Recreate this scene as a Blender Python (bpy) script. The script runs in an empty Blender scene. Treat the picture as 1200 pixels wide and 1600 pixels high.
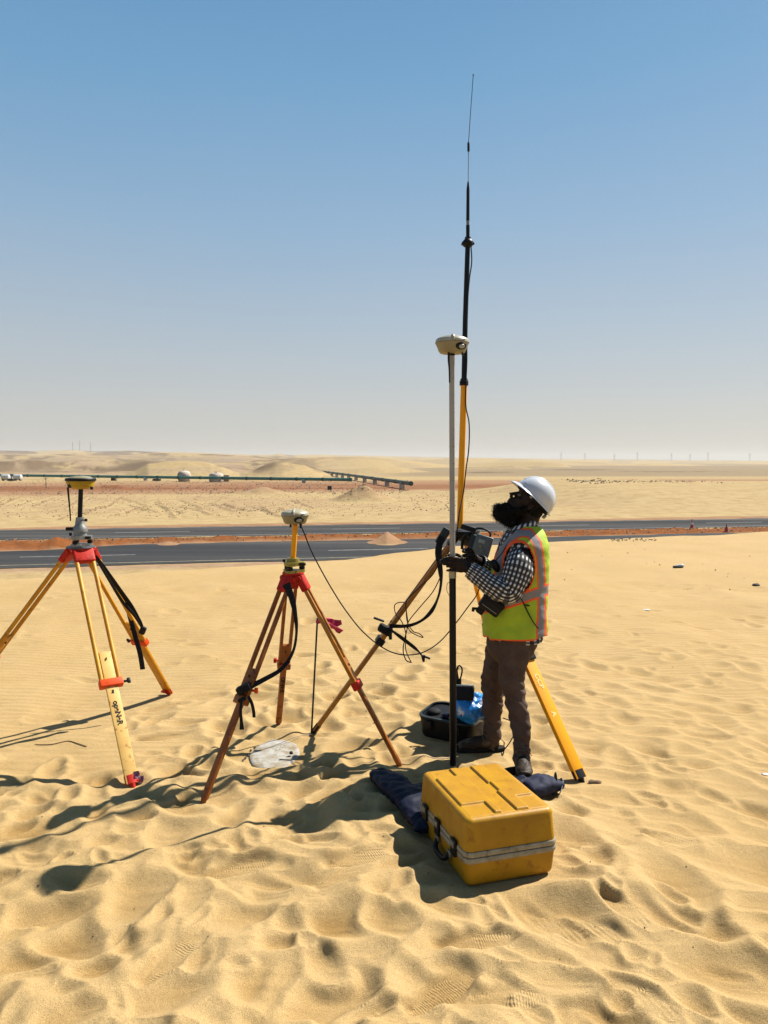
import bpy, bmesh, math, random
import numpy as np
from mathutils import Vector, Matrix, noise as mnoise
from mathutils.bvhtree import BVHTree
random.seed(7); RNG = np.random.default_rng(7)
PI = math.pi
SC = bpy.context.scene
COL = SC.collection

# ------------------------------------------------------------------ camera
CAM_H = 1.85; FPX = 1202.0; PITCH = -math.atan(78.0/FPX)
cam_d = bpy.data.cameras.new('camera'); cam = bpy.data.objects.new('camera', cam_d); COL.objects.link(cam)
cam.location = (0, 0, CAM_H); cam.rotation_euler = (PI/2+PITCH, 0, 0)
cam_d.sensor_fit = 'VERTICAL'; cam_d.sensor_height = 36; cam_d.lens = FPX/1600*36
cam_d.clip_start = 0.05; cam_d.clip_end = 30000
SC.camera = cam
# ------------------------------------------------------------------ sky, sun, exposure
SUN_AZ = math.radians(55.4); SUN_EL = math.radians(48.8)
w = bpy.data.worlds.new('World'); SC.world = w; w.use_nodes = True
wn = w.node_tree; wn.nodes.clear()
wo = wn.nodes.new('ShaderNodeOutputWorld'); wb = wn.nodes.new('ShaderNodeBackground')
sky = wn.nodes.new('ShaderNodeTexSky'); sky.sky_type = 'NISHITA'; sky.sun_disc = False
sky.sun_elevation = SUN_EL; sky.sun_rotation = SUN_AZ
sky.air_density = 1.0; sky.dust_density = 1.2; sky.ozone_density = 3.0; sky.altitude = 100
wb.inputs['Strength'].default_value = 0.05
geo = wn.nodes.new('ShaderNodeTexCoord'); sp_ = wn.nodes.new('ShaderNodeSeparateXYZ'); wn.links.new(geo.outputs['Generated'], sp_.inputs[0])
rp0 = wn.nodes.new('ShaderNodeValToRGB'); nz0 = wn.nodes.new('ShaderNodeTexNoise'); nz0.inputs['Scale'].default_value = 1.6; nz0.inputs['Detail'].default_value = 4; mp0 = wn.nodes.new('ShaderNodeMapping'); mp0.inputs['Scale'].default_value = (1, 1, 3.5); wn.links.new(geo.outputs['Generated'], mp0.inputs['Vector']); wn.links.new(mp0.outputs[0], nz0.inputs['Vector'])
ad0 = wn.nodes.new('ShaderNodeMath'); ad0.operation = 'MULTIPLY_ADD'; ad0.inputs[1].default_value = .05; wn.links.new(nz0.outputs[0], ad0.inputs[0]); sb0 = wn.nodes.new('ShaderNodeMath'); sb0.operation = 'ADD'; sb0.inputs[1].default_value = -.025; wn.links.new(sp_.outputs[2], sb0.inputs[0]); wn.links.new(sb0.outputs[0], ad0.inputs[2]); wn.links.new(ad0.outputs[0], rp0.inputs[0])      # dusty air thins with elevation
els = rp0.color_ramp.elements; stops = [(0.0, (.555,.525,.475)), (.07, (.525,.52,.505)), (.16, (.435,.50,.55)), (.29, (.28,.44,.60)), (.43, (.155,.36,.58)), (.56, (.10,.28,.50)), (1.0, (.045,.13,.29))]
els[0].position, els[0].color = stops[0][0], (*stops[0][1], 1); els[1].position, els[1].color = 1.0, (*stops[-1][1], 1)
for p_, c_ in stops[1:-1]: e_ = els.new(p_); e_.color = (*c_, 1)
sc_ = wn.nodes.new('ShaderNodeVectorMath'); sc_.operation = 'SCALE'; sc_.inputs['Scale'].default_value = 9.5; wn.links.new(rp0.outputs[0], sc_.inputs[0])
mx_ = wn.nodes.new('ShaderNodeMix'); mx_.data_type = 'RGBA'; mx_.inputs[0].default_value = .80
wn.links.new(sky.outputs[0], mx_.inputs[6]); wn.links.new(sc_.outputs[0], mx_.inputs[7])
wn.links.new(mx_.outputs[2], wb.inputs['Color']); wn.links.new(wb.outputs[0], wo.inputs['Surface'])
sd = bpy.data.lights.new('sun', 'SUN'); sd.energy = 4.6; sd.angle = math.radians(0.5); sd.color = (1.0, 0.955, 0.87)
sun = bpy.data.objects.new('sun', sd); COL.objects.link(sun)
sv = Vector((math.sin(SUN_AZ)*math.cos(SUN_EL), math.cos(SUN_AZ)*math.cos(SUN_EL), math.sin(SUN_EL)))
sun.rotation_euler = (-sv).to_track_quat('-Z', 'Y').to_euler(); sun.location = (10, 5, 20)
SC.view_settings.view_transform = 'Standard'; SC.view_settings.look = 'None'
SC.view_settings.exposure = 1.16; SC.view_settings.gamma = 1.0
SC.view_settings.use_curve_mapping = False

# ------------------------------------------------------------------ placement helpers
cS, sS = math.cos(PITCH), math.sin(PITCH)
def P(px, py, Y):
    "world point at distance Y that the survey of the photo puts at px, py"
    cx = (px-600)/FPX; cy = (800-py)/FPX
    d = Vector((cx, cS - cy*sS, sS + cy*cS))
    return Vector((0, 0, CAM_H)) + d*(Y/d.y)
def G(px, py, z=0.0):
    cx = (px-600)/FPX; cy = (800-py)/FPX
    d = Vector((cx, cS - cy*sS, sS + cy*cS))
    return Vector((0, 0, CAM_H)) + d*((z-CAM_H)/d.z)

# ------------------------------------------------------------------ materials
STAINS = {'case_yellow': (13, .33, .44, (.66,.55,.40)), 'cream_case_rim': (30, .36, .48, (.5,.42,.32)), 'yellow_painted_wood': (26, .34, .44, (.45,.35,.3)), 'pale_yellow_board': (24, .36, .45, (.55,.42,.3)), 'orange_yellow_board': (30, .30, .36, (.25,.15,.2)), 'varnished_wood': (30, .34, .46, (.45,.4,.4)), 'ochre_varnished_wood': (30, .34, .46, (.5,.42,.4)), 'red_paint': (30, .38, .50, (.5,.45,.45)), 'white_cement': (12, .40, .55, (.72,.62,.45)), 'cream_plastic': (22, .34, .46, (.65,.58,.45)), 'dusty_white_tank': (.9, .38, .55, (.62,.50,.42)), 'taupe_cotton': (16, .34, .50, (.72,.68,.62)), 'orange_red_plastic': (40,.34,.44,(.6,.5,.5))}
MATS = {}; ALB = .54
def mat(name, col, rough=0.6, metal=0.0, col2=None, scale=20.0, bump=0.0, bscale=None, spec=0.5, detail=4, sub=None, stretch=None, thr=(0.35, 0.65)):
    if name in MATS: return MATS[name]
    col = tuple(c*ALB for c in col); col2 = tuple(c*ALB for c in col2) if col2 is not None else None
    m = bpy.data.materials.new(name); m.use_nodes = True
    nt = m.node_tree; b = nt.nodes['Principled BSDF']
    b.inputs['Roughness'].default_value = rough; b.inputs['Metallic'].default_value = metal
    if max(col) < .03 and rough > .24: spec = .18
    b.inputs['Specular IOR Level'].default_value = spec
    b.inputs['Base Color'].default_value = (*col, 1)
    tc = nt.nodes.new('ShaderNodeTexCoord')
    src = tc.outputs['Object']
    if stretch:
        mp = nt.nodes.new('ShaderNodeMapping'); mp.inputs['Scale'].default_value = stretch
        nt.links.new(src, mp.inputs['Vector']); src = mp.outputs[0]
    if col2 is not None:
        n = nt.nodes.new('ShaderNodeTexNoise'); n.inputs['Scale'].default_value = scale; n.inputs['Detail'].default_value = detail
        r = nt.nodes.new('ShaderNodeValToRGB'); r.color_ramp.elements[0].position = thr[0]; r.color_ramp.elements[1].position = thr[1]
        r.color_ramp.elements[0].color = (*col, 1); r.color_ramp.elements[1].color = (*col2, 1)
        nt.links.new(src, n.inputs['Vector']); nt.links.new(n.outputs[0], r.inputs[0]); nt.links.new(r.outputs[0], b.inputs['Base Color'])
        rr = nt.nodes.new('ShaderNodeMapRange'); rr.inputs[3].default_value = max(0.05, rough-0.1); rr.inputs[4].default_value = min(1, rough+0.12)
        nt.links.new(n.outputs[0], rr.inputs[0]); nt.links.new(rr.outputs[0], b.inputs['Roughness'])
    if bump > 0:
        n2 = nt.nodes.new('ShaderNodeTexNoise'); n2.inputs['Scale'].default_value = bscale or scale*3; n2.inputs['Detail'].default_value = 5
        bp = nt.nodes.new('ShaderNodeBump'); bp.inputs['Strength'].default_value = 1.0; bp.inputs['Distance'].default_value = bump
        nt.links.new(src, n2.inputs['Vector']); nt.links.new(n2.outputs[0], bp.inputs['Height']); nt.links.new(bp.outputs[0], b.inputs['Normal'])
    if name in STAINS:
        sc2, lo, hi, dcol = STAINS[name]; lk = [l for l in nt.links if l.to_socket == b.inputs['Base Color']]
        x = nt.nodes.new('ShaderNodeMix'); x.data_type = 'RGBA'; x.blend_type = 'MULTIPLY'; x.inputs[0].default_value = 1
        if lk: nt.links.new(lk[0].from_socket, x.inputs[6])
        else: x.inputs[6].default_value = (*col, 1)
        n3 = nt.nodes.new('ShaderNodeTexNoise'); n3.inputs['Scale'].default_value = sc2; n3.inputs['Detail'].default_value = 9; n3.inputs['Roughness'].default_value = .72; n3.inputs['Distortion'].default_value = .6
        nt.links.new(tc.outputs['Object'], n3.inputs['Vector']); r3 = nt.nodes.new('ShaderNodeValToRGB'); r3.color_ramp.elements[0].position = lo; r3.color_ramp.elements[1].position = hi
        r3.color_ramp.elements[0].color = (*dcol, 1); r3.color_ramp.elements[1].color = (1,1,1,1); nt.links.new(n3.outputs[0], r3.inputs[0]); nt.links.new(r3.outputs[0], x.inputs[7]); nt.links.new(x.outputs[2], b.inputs['Base Color'])
    MATS[name] = m
    return m
M_yel   = mat('yellow_painted_wood', (.98,.44,.014), .45, spec=.3, col2=(.80,.33,.01), scale=9, bump=.0006, bscale=60, stretch=(1,1,.25))
M_yelB  = mat('pale_yellow_board', (1.10,.70,.21), .55, spec=.3, col2=(1.0,.58,.14), scale=7, bump=.0006, bscale=40)
M_org   = mat('orange_yellow_board', (1.35,.56,.003), .5, spec=.25, col2=(1.25,.50,.002), scale=8, bump=.0005, bscale=50)
M_wood  = mat('varnished_wood', (.50,.155,.02), .42, spec=.3, col2=(.34,.09,.012), scale=14, bump=.0004, bscale=50, stretch=(1,1,.2))
M_wood2 = mat('ochre_varnished_wood', (.66,.26,.02), .42, spec=.3, col2=(.50,.18,.014), scale=12, bump=.0004, bscale=50, stretch=(1,1,.2))
M_red   = mat('red_paint', (.86,.030,.010), .55, spec=.2, col2=(.66,.020,.008), scale=15, bump=.0005)
M_clamp = mat('orange_red_plastic', (1.2,.12,.008), .5, spec=.2, col2=(1.0,.09,.006), scale=20)
M_pink  = mat('pink_cloth', (.70,.03,.13), .8, col2=(.5,.02,.08), scale=30, bump=.002, bscale=60)
M_ltpink= mat('pale_ribbon', (.65,.5,.52), .8, col2=(.4,.1,.2), scale=60, thr=(.45,.5))
M_blk   = mat('black_plastic', (.008,.008,.010), .5, col2=(.013,.013,.015), scale=30, bump=.0003)
M_rub   = mat('black_webbing', (.010,.010,.012), .75, col2=(.018,.018,.02), scale=120, bump=.0006, bscale=400)
M_cable = mat('black_cable', (.010,.010,.012), .5)
M_pole  = mat('black_carbon_pole', (.006,.007,.011), .35, col2=(.008,.009,.013), scale=20)
M_met   = mat('grey_cast_metal', (.42,.41,.38), .45, .5, col2=(.30,.29,.27), scale=25, bump=.0006)
M_disc  = mat('dark_grey_disc', (.14,.15,.16), .45, .4, col2=(.2,.2,.2), scale=25)
M_cream = mat('cream_plastic', (.60,.55,.38), .38, col2=(.52,.46,.30), scale=12, bump=.0003)
M_cream2= mat('cream_plastic_lower', (.42,.37,.22), .45, col2=(.34,.29,.16), scale=12, bump=.0003)
M_ryel  = mat('yellow_plastic', (.70,.44,.015), .45, spec=.3, col2=(.55,.33,.01), scale=16)
M_oliv  = mat('yellow_olive_metal', (.45,.35,.05), .4, .2, col2=(.34,.26,.03), scale=25)
M_lgrey = mat('light_grey_plastic', (.40,.42,.40), .4)
M_dial  = mat('pale_oval_badge', (.45,.48,.44), .35)
M_radio = mat('slate_grey_case', (.15,.18,.18), .4, col2=(.12,.15,.15), scale=30, bump=.0004)
M_radioB= mat('dark_grey_case', (.035,.045,.042), .5, col2=(.05,.06,.055), scale=30)
M_lcd   = mat('pale_screen', (.42,.46,.42), .25)
M_key   = mat('keypad_grey', (.16,.19,.19), .5)
M_case  = mat('case_yellow', (.72,.365,.006), .45, spec=.3, col2=(.60,.28,.005), scale=9, bump=.0007, bscale=300)
M_band  = mat('cream_case_rim', (.52,.46,.33), .45, col2=(.40,.34,.22), scale=20)
M_navy  = mat('navy_nylon', (.006,.009,.029), .6, col2=(.009,.012,.036), scale=12, bump=.002, bscale=16)
M_navy2 = mat('faded_navy_nylon', (.030,.036,.075), .7, spec=.2, col2=(.02,.026,.058), scale=25, bump=.003, bscale=25)
M_strapb= mat('grey_blue_webbing', (.12,.16,.22), .6)
M_skin  = mat('dark_skin', (.029,.013,.008), .55, col2=(.022,.010,.006), scale=30, bump=.0006, bscale=120)
M_hair  = mat('black_hair', (.004,.0035,.0035), .9)
M_eye   = mat('eye_white', (.12,.10,.08), .2)
M_hat   = mat('white_hard_plastic', (.84,.86,.90), .26, col2=(.80,.82,.87), scale=5)
M_hatin = mat('dark_webbing', (.02,.02,.02), .8)
M_trou  = mat('taupe_cotton', (.155,.105,.085), .9, spec=.15, col2=(.125,.082,.064), scale=14, bump=.0012, bscale=220)
M_boot  = mat('worn_brown_leather', (.05,.032,.02), .6, col2=(.34,.24,.15), scale=14, bump=.002, bscale=50, thr=(.5,.75))
M_sole  = mat('boot_sole', (.02,.017,.014), .8)
M_bag   = mat('blue_plastic_film', (.03,.36,1.0), .15, col2=(1.2,1.2,1.3), scale=10, bump=.014, bscale=30, thr=(.52,.68))
M_conc  = mat('white_cement', (.60,.58,.53), .92, col2=(.46,.41,.33), scale=16, bump=.003, bscale=60)
M_asph  = mat('asphalt', (.034,.035,.038), .95, spec=.04, col2=(.10,.092,.082), scale=.55, bump=.004, bscale=60, detail=6, stretch=(.03,1,1), thr=(.42,.72))
M_asph2 = mat('paler_asphalt', (.058,.058,.060), .95, spec=.04, col2=(.14,.13,.12), scale=.5, bump=.004, bscale=60, detail=6, stretch=(.03,1,1), thr=(.40,.70))
M_line  = mat('worn_white_paint', (.52,.50,.46), .7, col2=(.30,.29,.27), scale=3)
M_liney = mat('worn_yellow_paint', (.50,.42,.24), .7, col2=(.25,.22,.16), scale=3)
M_pipe  = mat('green_pipe_paint', (.012,.20,.15), .45, col2=(.02,.24,.18), scale=.8)
M_pipeD = mat('dark_green_pipe', (.012,.055,.04), .5, col2=(.02,.08,.06), scale=.8)
M_supp  = mat('pale_concrete', (.80,.74,.64), .85, col2=(.45,.42,.36), scale=2)
M_tank  = mat('dusty_white_tank', (1.05,.92,.80), .8, col2=(.72,.56,.44), scale=.6, bump=.03, bscale=2)
M_white = mat('white_paint', (.95,.95,.94), .45, col2=(.85,.84,.80), scale=2)
M_brown = mat('rusty_box', (.30,.17,.06), .7, col2=(.22,.12,.05), scale=3)
M_dark  = mat('dark_metal', (.03,.03,.03), .6)
M_steel = mat('grey_steel', (.22,.22,.22), .6)
M_cone  = mat('cone_red', (.55,.03,.02), .5)
M_clod  = mat('dry_clod', (.34,.21,.11), .95, col2=(.22,.13,.07), scale=3)
M_peb   = mat('dark_pebble', (.13,.10,.07), .9, col2=(.07,.05,.04), scale=40)
M_letk  = mat('black_print', (.015,.013,.01), .6)
M_letw  = mat('white_scrawl', (1.3,.95,.35), .7)
M_string= mat('grey_wire', (.12,.11,.10), .5)

# ------------------------------------------------------------------ mesh builders
def link(o, parent=None):
    COL.objects.link(o)
    if parent is not None:
        o.parent = parent
        o.matrix_parent_inverse = Matrix.Translation(-parent.location) if parent.type == 'EMPTY' and parent.parent is None else Matrix.Identity(4)
    return o
class MB:
    def __init__(s): s.v = []; s.f = []; s.uv = []
    def add(s, vs, fs, uvs=None):
        n = len(s.v); s.v += [tuple(v) for v in vs]; s.f += [tuple(i+n for i in f) for f in fs]
        s.uv += uvs if uvs is not None else [(0.0, 0.0)]*len(vs)
        return s
    def box(s, c, size, rot=None, bev=0.0, seg=2, taper=None):
        bm = bmesh.new(); bmesh.ops.create_cube(bm, size=1.0)
        for v in bm.verts:
            k = 1.0
            if taper and v.co.z > 0: k = taper
            v.co = Vector((v.co.x*size[0]*k, v.co.y*size[1]*k, v.co.z*size[2]))
        if bev > 0: bmesh.ops.bevel(bm, geom=bm.edges[:], offset=bev, segments=seg, profile=.5, affect='EDGES')
        R = rot if rot is not None else Matrix.Identity(3)
        c = Vector(c); bm.verts.index_update()
        s.add([R @ v.co + c for v in bm.verts], [[v.index for v in f.verts] for f in bm.faces]); bm.free()
        return s
    def tube(s, pts, ra, rb=None, ref=None, n=12, caps=True, sup=2.0):
        pts = [Vector(p) for p in pts]; m = len(pts)
        if not hasattr(ra, '__len__'): ra = [ra]*m
        if rb is None: rb = ra
        if not hasattr(rb, '__len__'): rb = [rb]*m
        vs = []; uvs = []; L = 0.0
        t0 = (pts[1]-pts[0]).normalized()
        A = Vector(ref) if ref is not None else (Vector((0,0,1)) if abs(t0.z) < .9 else Vector((1,0,0)))
        prev = None
        for i, p in enumerate(pts):
            t = (pts[min(i+1, m-1)]-pts[max(i-1, 0)]).normalized()
            a = A if (prev is None or ref is not None) else prev
            a = (a - t*a.dot(t)); a = a.normalized() if a.length > 1e-6 else t.orthogonal().normalized()
            prev = a; b = t.cross(a)
            if i: L += (p-pts[i-1]).length
            for k in range(n):
                th = 2*PI*k/n; c_, s_ = math.cos(th), math.sin(th)
                if sup != 2.0:
                    c_ = math.copysign(abs(c_)**(2/sup), c_); s_ = math.copysign(abs(s_)**(2/sup), s_)
                vs.append(p + a*(c_*ra[i]) + b*(s_*rb[i])); uvs.append((k/n, L))
        fs = []
        for i in range(m-1):
            for k in range(n):
                k2 = (k+1) % n
                fs.append((i*n+k, i*n+k2, (i+1)*n+k2, (i+1)*n+k))
        if caps:
            fs.append(tuple(range(n-1, -1, -1))); fs.append(tuple((m-1)*n+k for k in range(n)))
        return s.add(vs, fs, uvs)
    def ell(s, c, r, rot=None, nu=20, nv=12):
        vs = []; fs = []; c = Vector(c); R = rot if rot is not None else Matrix.Identity(3)
        for j in range(nv+1):
            ph = PI*j/nv
            for i in range(nu):
                th = 2*PI*i/nu
                vs.append(c + R @ Vector((r[0]*math.sin(ph)*math.cos(th), r[1]*math.sin(ph)*math.sin(th), r[2]*math.cos(ph))))
        for j in range(nv):
            for i in range(nu):
                fs.append((j*nu+i, (j+1)*nu+i, (j+1)*nu+(i+1)%nu, j*nu+(i+1)%nu))
        return s.add(vs, fs)
    def lathe(s, c, prof, rot=None, n=32, sc=(1,1)):
        "prof: list of (r, z)"
        c = Vector(c); R = rot if rot is not None else Matrix.Identity(3); vs = []; fs = []
        for r, z in prof:
            for i in range(n):
                th = 2*PI*i/n; vs.append(c + R @ Vector((r*math.cos(th)*sc[0], r*math.sin(th)*sc[1], z)))
        m = len(prof)
        for j in range(m-1):
            for i in range(n): fs.append((j*n+i, j*n+(i+1)%n, (j+1)*n+(i+1)%n, (j+1)*n+i))
        fs.append(tuple(range(n-1, -1, -1))); fs.append(tuple((m-1)*n+i for i in range(n)))
        return s.add(vs, fs)
    def ribbon(s, pts, w, t=0.0016, nrm=(0,1,0), ws=None, tw=None):
        "flat webbing strip with thickness"
        pts = [Vector(p) for p in pts]; m = len(pts); vs = []; fs = []
        for i, p in enumerate(pts):
            tg = (pts[min(i+1, m-1)]-pts[max(i-1, 0)]).normalized()
            nn = Vector(nrm[i] if hasattr(nrm[0], '__len__') else nrm); nn = (nn - tg*nn.dot(tg)).normalized()
            if tw is not None: nn = Matrix.Rotation(tw[i], 3, tg) @ nn
            sd_ = tg.cross(nn); ww = (ws[i] if ws else w)*.5
            vs += [p+sd_*ww+nn*t, p-sd_*ww+nn*t, p-sd_*ww-nn*t, p+sd_*ww-nn*t]
        for i in range(m-1):
            for k in range(4): fs.append((i*4+k, i*4+(k+1)%4, (i+1)*4+(k+1)%4, (i+1)*4+k))
        fs.append((3,2,1,0)); fs.append(tuple((m-1)*4+k for k in range(4)))
        return s.add(vs, fs)
    def mesh(s, name, uv=False):
        me = bpy.data.meshes.new(name); me.from_pydata([tuple(v) for v in s.v], [], s.f); me.validate(); me.update()
        bm = bmesh.new(); bm.from_mesh(me); bmesh.ops.recalc_face_normals(bm, faces=bm.faces[:]); bm.to_mesh(me); bm.free()
        if uv:
            l = me.uv_layers.new(name='UVMap'); ua = np.array(s.uv, dtype=np.float32)
            vi = np.empty(len(me.loops), dtype=np.int32); me.loops.foreach_get('vertex_index', vi)
            d = ua[vi]
            # wrap seam
            li = 0
            for p in me.polygons:
                k0 = p.loop_start; n_ = p.loop_total
                us = d[k0:k0+n_, 0]
                if us.max()-us.min() > .5 and n_ == 4: us[us < .5] += 1.0
            l.data.foreach_set('uv', d.ravel())
        return me
    def build(s, name, m, parent=None, smooth=True, ang=40, uv=False):
        me = s.mesh(name, uv)
        if smooth:
            me.shade_smooth(); me.set_sharp_from_angle(angle=math.radians(ang))
        me.materials.append(m)
        return link(bpy.data.objects.new(name, me), parent)
def empty(name, loc, label, cat, group=None):
    o = bpy.data.objects.new(name, None); o.empty_display_size = .1; o.location = loc; COL.objects.link(o)
    return tag(o, label, cat, group)
def tag(o, label, cat, group=None, kind=None):
    if label: o['label'] = label
    if cat: o['category'] = cat
    if group: o['group'] = group
    if kind: o['kind'] = kind
    return o
def struct(o, label=None):
    o['kind'] = 'structure'
    if label: o['label'] = label
    return o
def cat(pts, n=8):
    "smooth curve through points"
    pts = [Vector(p) for p in pts]; out = []
    for i in range(len(pts)-1):
        p0 = pts[max(i-1, 0)]; p1 = pts[i]; p2 = pts[i+1]; p3 = pts[min(i+2, len(pts)-1)]
        for k in range(n):
            t = k/n
            out.append(.5*((2*p1)+(p2-p0)*t+(2*p0-5*p1+4*p2-p3)*t*t+(3*p1-p0-3*p2+p3)*t**3))
    out.append(pts[-1]); return out
def lerp(a, b, t): return a+(b-a)*t
def rl(a, n=8):
    "resample a list of numbers like cat()"
    out = []
    for i in range(len(a)-1):
        for k in range(n): 
            t = k/n; t = t*t*(3-2*t); out.append(a[i]+(a[i+1]-a[i])*t)
    out.append(a[-1]); return out
def frame(z, x):
    z = Vector(z).normalized(); x = Vector(x); x = (x - z*x.dot(z)).normalized(); y = z.cross(x)
    return Matrix((x, y, z)).transposed()
def evalmods(o):
    dg = bpy.context.evaluated_depsgraph_get(); me = bpy.data.meshes.new_from_object(o.evaluated_get(dg))
    o.modifiers.clear(); old = o.data; o.data = me; me.name = old.name; return o
def remesh(o, vox, smooth=2, fac=.5):
    m = o.modifiers.new('r', 'REMESH'); m.mode = 'VOXEL'; m.voxel_size = vox; m.use_smooth_shade = True
    if smooth:
        s_ = o.modifiers.new('s', 'SMOOTH'); s_.iterations = smooth; s_.factor = fac
    mt = o.data.materials[0]; evalmods(o)
    if not len(o.data.materials): o.data.materials.append(mt)
    o.data.shade_smooth(); return o
def displace(o, fn):
    me = o.data; n = len(me.vertices); co = np.empty(n*3, np.float32); no = np.empty(n*3, np.float32)
    me.vertices.foreach_get('co', co); me.vertices.foreach_get('normal', no); co = co.reshape(-1, 3); no = no.reshape(-1, 3)
    for i in range(n): co[i] += no[i]*fn(Vector(co[i]), Vector(no[i]))
    me.vertices.foreach_set('co', co.ravel()); me.update(); return o
def vnoise(x, y, seed, freq):
    "tileable-free value noise on arrays"
    r = np.random.default_rng(seed); N = 257; g = r.random((N, N)).astype(np.float32)
    fx = x*freq+37.3; fy = y*freq+91.7; ix = np.floor(fx).astype(int); iy = np.floor(fy).astype(int)
    tx = fx-ix; ty = fy-iy; tx = tx*tx*tx*(tx*(tx*6-15)+10); ty = ty*ty*ty*(ty*(ty*6-15)+10)
    a = g[iy % N, ix % N]; b = g[iy % N, (ix+1) % N]; c = g[(iy+1) % N, ix % N]; d = g[(iy+1) % N, (ix+1) % N]
    return (a*(1-tx)+b*tx)*(1-ty)+(c*(1-tx)+d*tx)*ty-.5
def fbm(x, y, seed, freq, o=4):
    s_ = 0; a = 1.0
    for k in range(o): s_ = s_+a*vnoise(x, y, seed+k*13, freq*2**k); a *= .5
    return s_
def sstep(a, b, x):
    t = np.clip((x-a)/(b-a), 0, 1); return t*t*(3-2*t)

# ------------------------------------------------------------------ near dune height field
GX0, GX1, GY0, GY1, RES = -8.0, 10.0, 0.6, 13.0, 0.01
nx = int((GX1-GX0)/RES)+1; ny = int((GY1-GY0)/RES)+1
gx, gy = np.meshgrid(np.linspace(GX0, GX1, nx, dtype=np.float32), np.linspace(GY0, GY1, ny, dtype=np.float32))
HF = np.zeros((ny, nx), np.float32)+.012;  TU = np.zeros_like(HF); TV = np.zeros_like(HF); TM = np.zeros_like(HF)
FOOT_PTS = [G(208,1225), G(265,1082), G(317,1250), G(435,1128), G(625,1193), G(490,1142), G(910,1218)]
CASE_C = Vector((.48, 3.58, 0)); CASE_A = math.radians(17)
def density(x, y):
    d = 1.0 if y < 4.0 else max(0.0, 1-(y-4.0)/5.4)
    # left: untouched wind-smoothed sand
    if x < -1.1:
        lim = 4.35 + 0.10*(x+1.1)
        d = min(d, max(0.0, 1-(y-lim)/.45)) if y > lim else d
        d = max(d, .5*math.exp(-((x+1.0)**2+(y-5.2)**2)/.5))
    if -1.1 <= x < 0 and y > 6.2: d *= .45
    if x > 2.2 and y > 6.0: d *= .6
    return d
def window(cx, cy, R):
    i0 = max(0, int((cx-R-GX0)/RES)); i1 = min(nx, int((cx+R-GX0)/RES)+2)
    j0 = max(0, int((cy-R-GY0)/RES)); j1 = min(ny, int((cy+R-GY0)/RES)+2)
    return (slice(j0, j1), slice(i0, i1)) if i1 > i0 and j1 > j0 else None
WX = (fbm(gx, gy, 201, 3.2, 3)*.085).astype(np.float32); WY = (fbm(gx, gy, 301, 3.2, 3)*.085).astype(np.float32)
def bowl(cx, cy, ang, L, W, d, sharp, warp=1.0):
    R = max(L, W)*2.0+.1; wn_ = window(cx, cy, R)
    if wn_ is None: return
    x = gx[wn_]-cx+WX[wn_]*warp; y = gy[wn_]-cy+WY[wn_]*warp; c, s_ = math.cos(ang), math.sin(ang)
    u = (x*c+y*s_)/L; v = (-x*s_+y*c)/W
    v = v + .3*u*u - .1
    r = np.sqrt(u*u+v*v)
    h = HF[wn_]; core = r < .9
    if not core.any(): return
    hc = float(h[core].mean())
    prof = -d*np.power(np.clip(1-r*r, 0, 1), sharp)*(1+.45*u) + d*.45
    m = sstep(1.10, .93, r)
    HF[wn_] = h*(1-m)+(hc+prof)*m
    HF[wn_] += .30*d*np.exp(-((r-1.12)/.17)**2)*(.6+.4*u/(r+.05))
def blur(a, n=1):
    for _ in range(n):
        b = a.copy(); b[1:-1] = (a[:-2]+2*a[1:-1]+a[2:])*.25; a = b.copy(); a[:, 1:-1] = (b[:, :-2]+2*b[:, 1:-1]+b[:, 2:])*.25
    return a
rr = random.Random(11)
def scatter(n, fn, ymin=.7, ymax=12.5):
    k = 0; tries = 0
    while k < n and tries < n*30:
        tries += 1
        y = ymin+(ymax-ymin)*rr.random()**1.25; hw = .62*y+1.6
        x = rr.uniform(-hw, hw)
        if rr.random() < density(x, y): fn(x, y); k += 1
SOFT = lambda x, y: 1.0-.52*min(1, max(0, (x-.8)/.5))*min(1, max(0, (y-3.0)/.6))
def dirn(x): return rr.gauss(-.85, .45) if x > .2 else rr.uniform(0, PI)
def old(x, y):
    k = 1.38 if y < 3.9 else 1.05
    bowl(x, y, dirn(x), rr.uniform(.15, .27)*k, rr.uniform(.09, .15)*k, rr.uniform(.035, .072)*SOFT(x, y), rr.uniform(.8, 1.1))
scatter(1500, old); HF = blur(HF, 3)
def mid(x, y):
    bowl(x, y, dirn(x), rr.uniform(.09, .19), rr.uniform(.055, .10), rr.uniform(.022, .052)*SOFT(x, y), rr.uniform(.7, 1.3))
scatter(420, mid); HF = blur(HF, 2)
def small(x, y): bowl(x, y, dirn(x), rr.uniform(.05, .10), rr.uniform(.03, .055), rr.uniform(.010, .026)*SOFT(x, y), rr.uniform(.7, 1.3), .5)
scatter(150, small)
# single hollows on the smoother sand farther out
for _ in range(150):
    y = rr.uniform(5.5, 12); x = rr.uniform(-.6*y, .62*y)
    bowl(x, y, rr.uniform(-.5, .8), rr.uniform(.12, .22), rr.uniform(.07, .12), rr.uniform(.008, .02), 1.0)
HF = blur(HF, 1)
HF += (fbm(gx, gy, 5, .9, 3)*.05 + fbm(gx, gy, 9, 3.0, 3)*.016*np.clip(1.6-gy*.14, .25, 1)).astype(np.float32)
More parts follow.
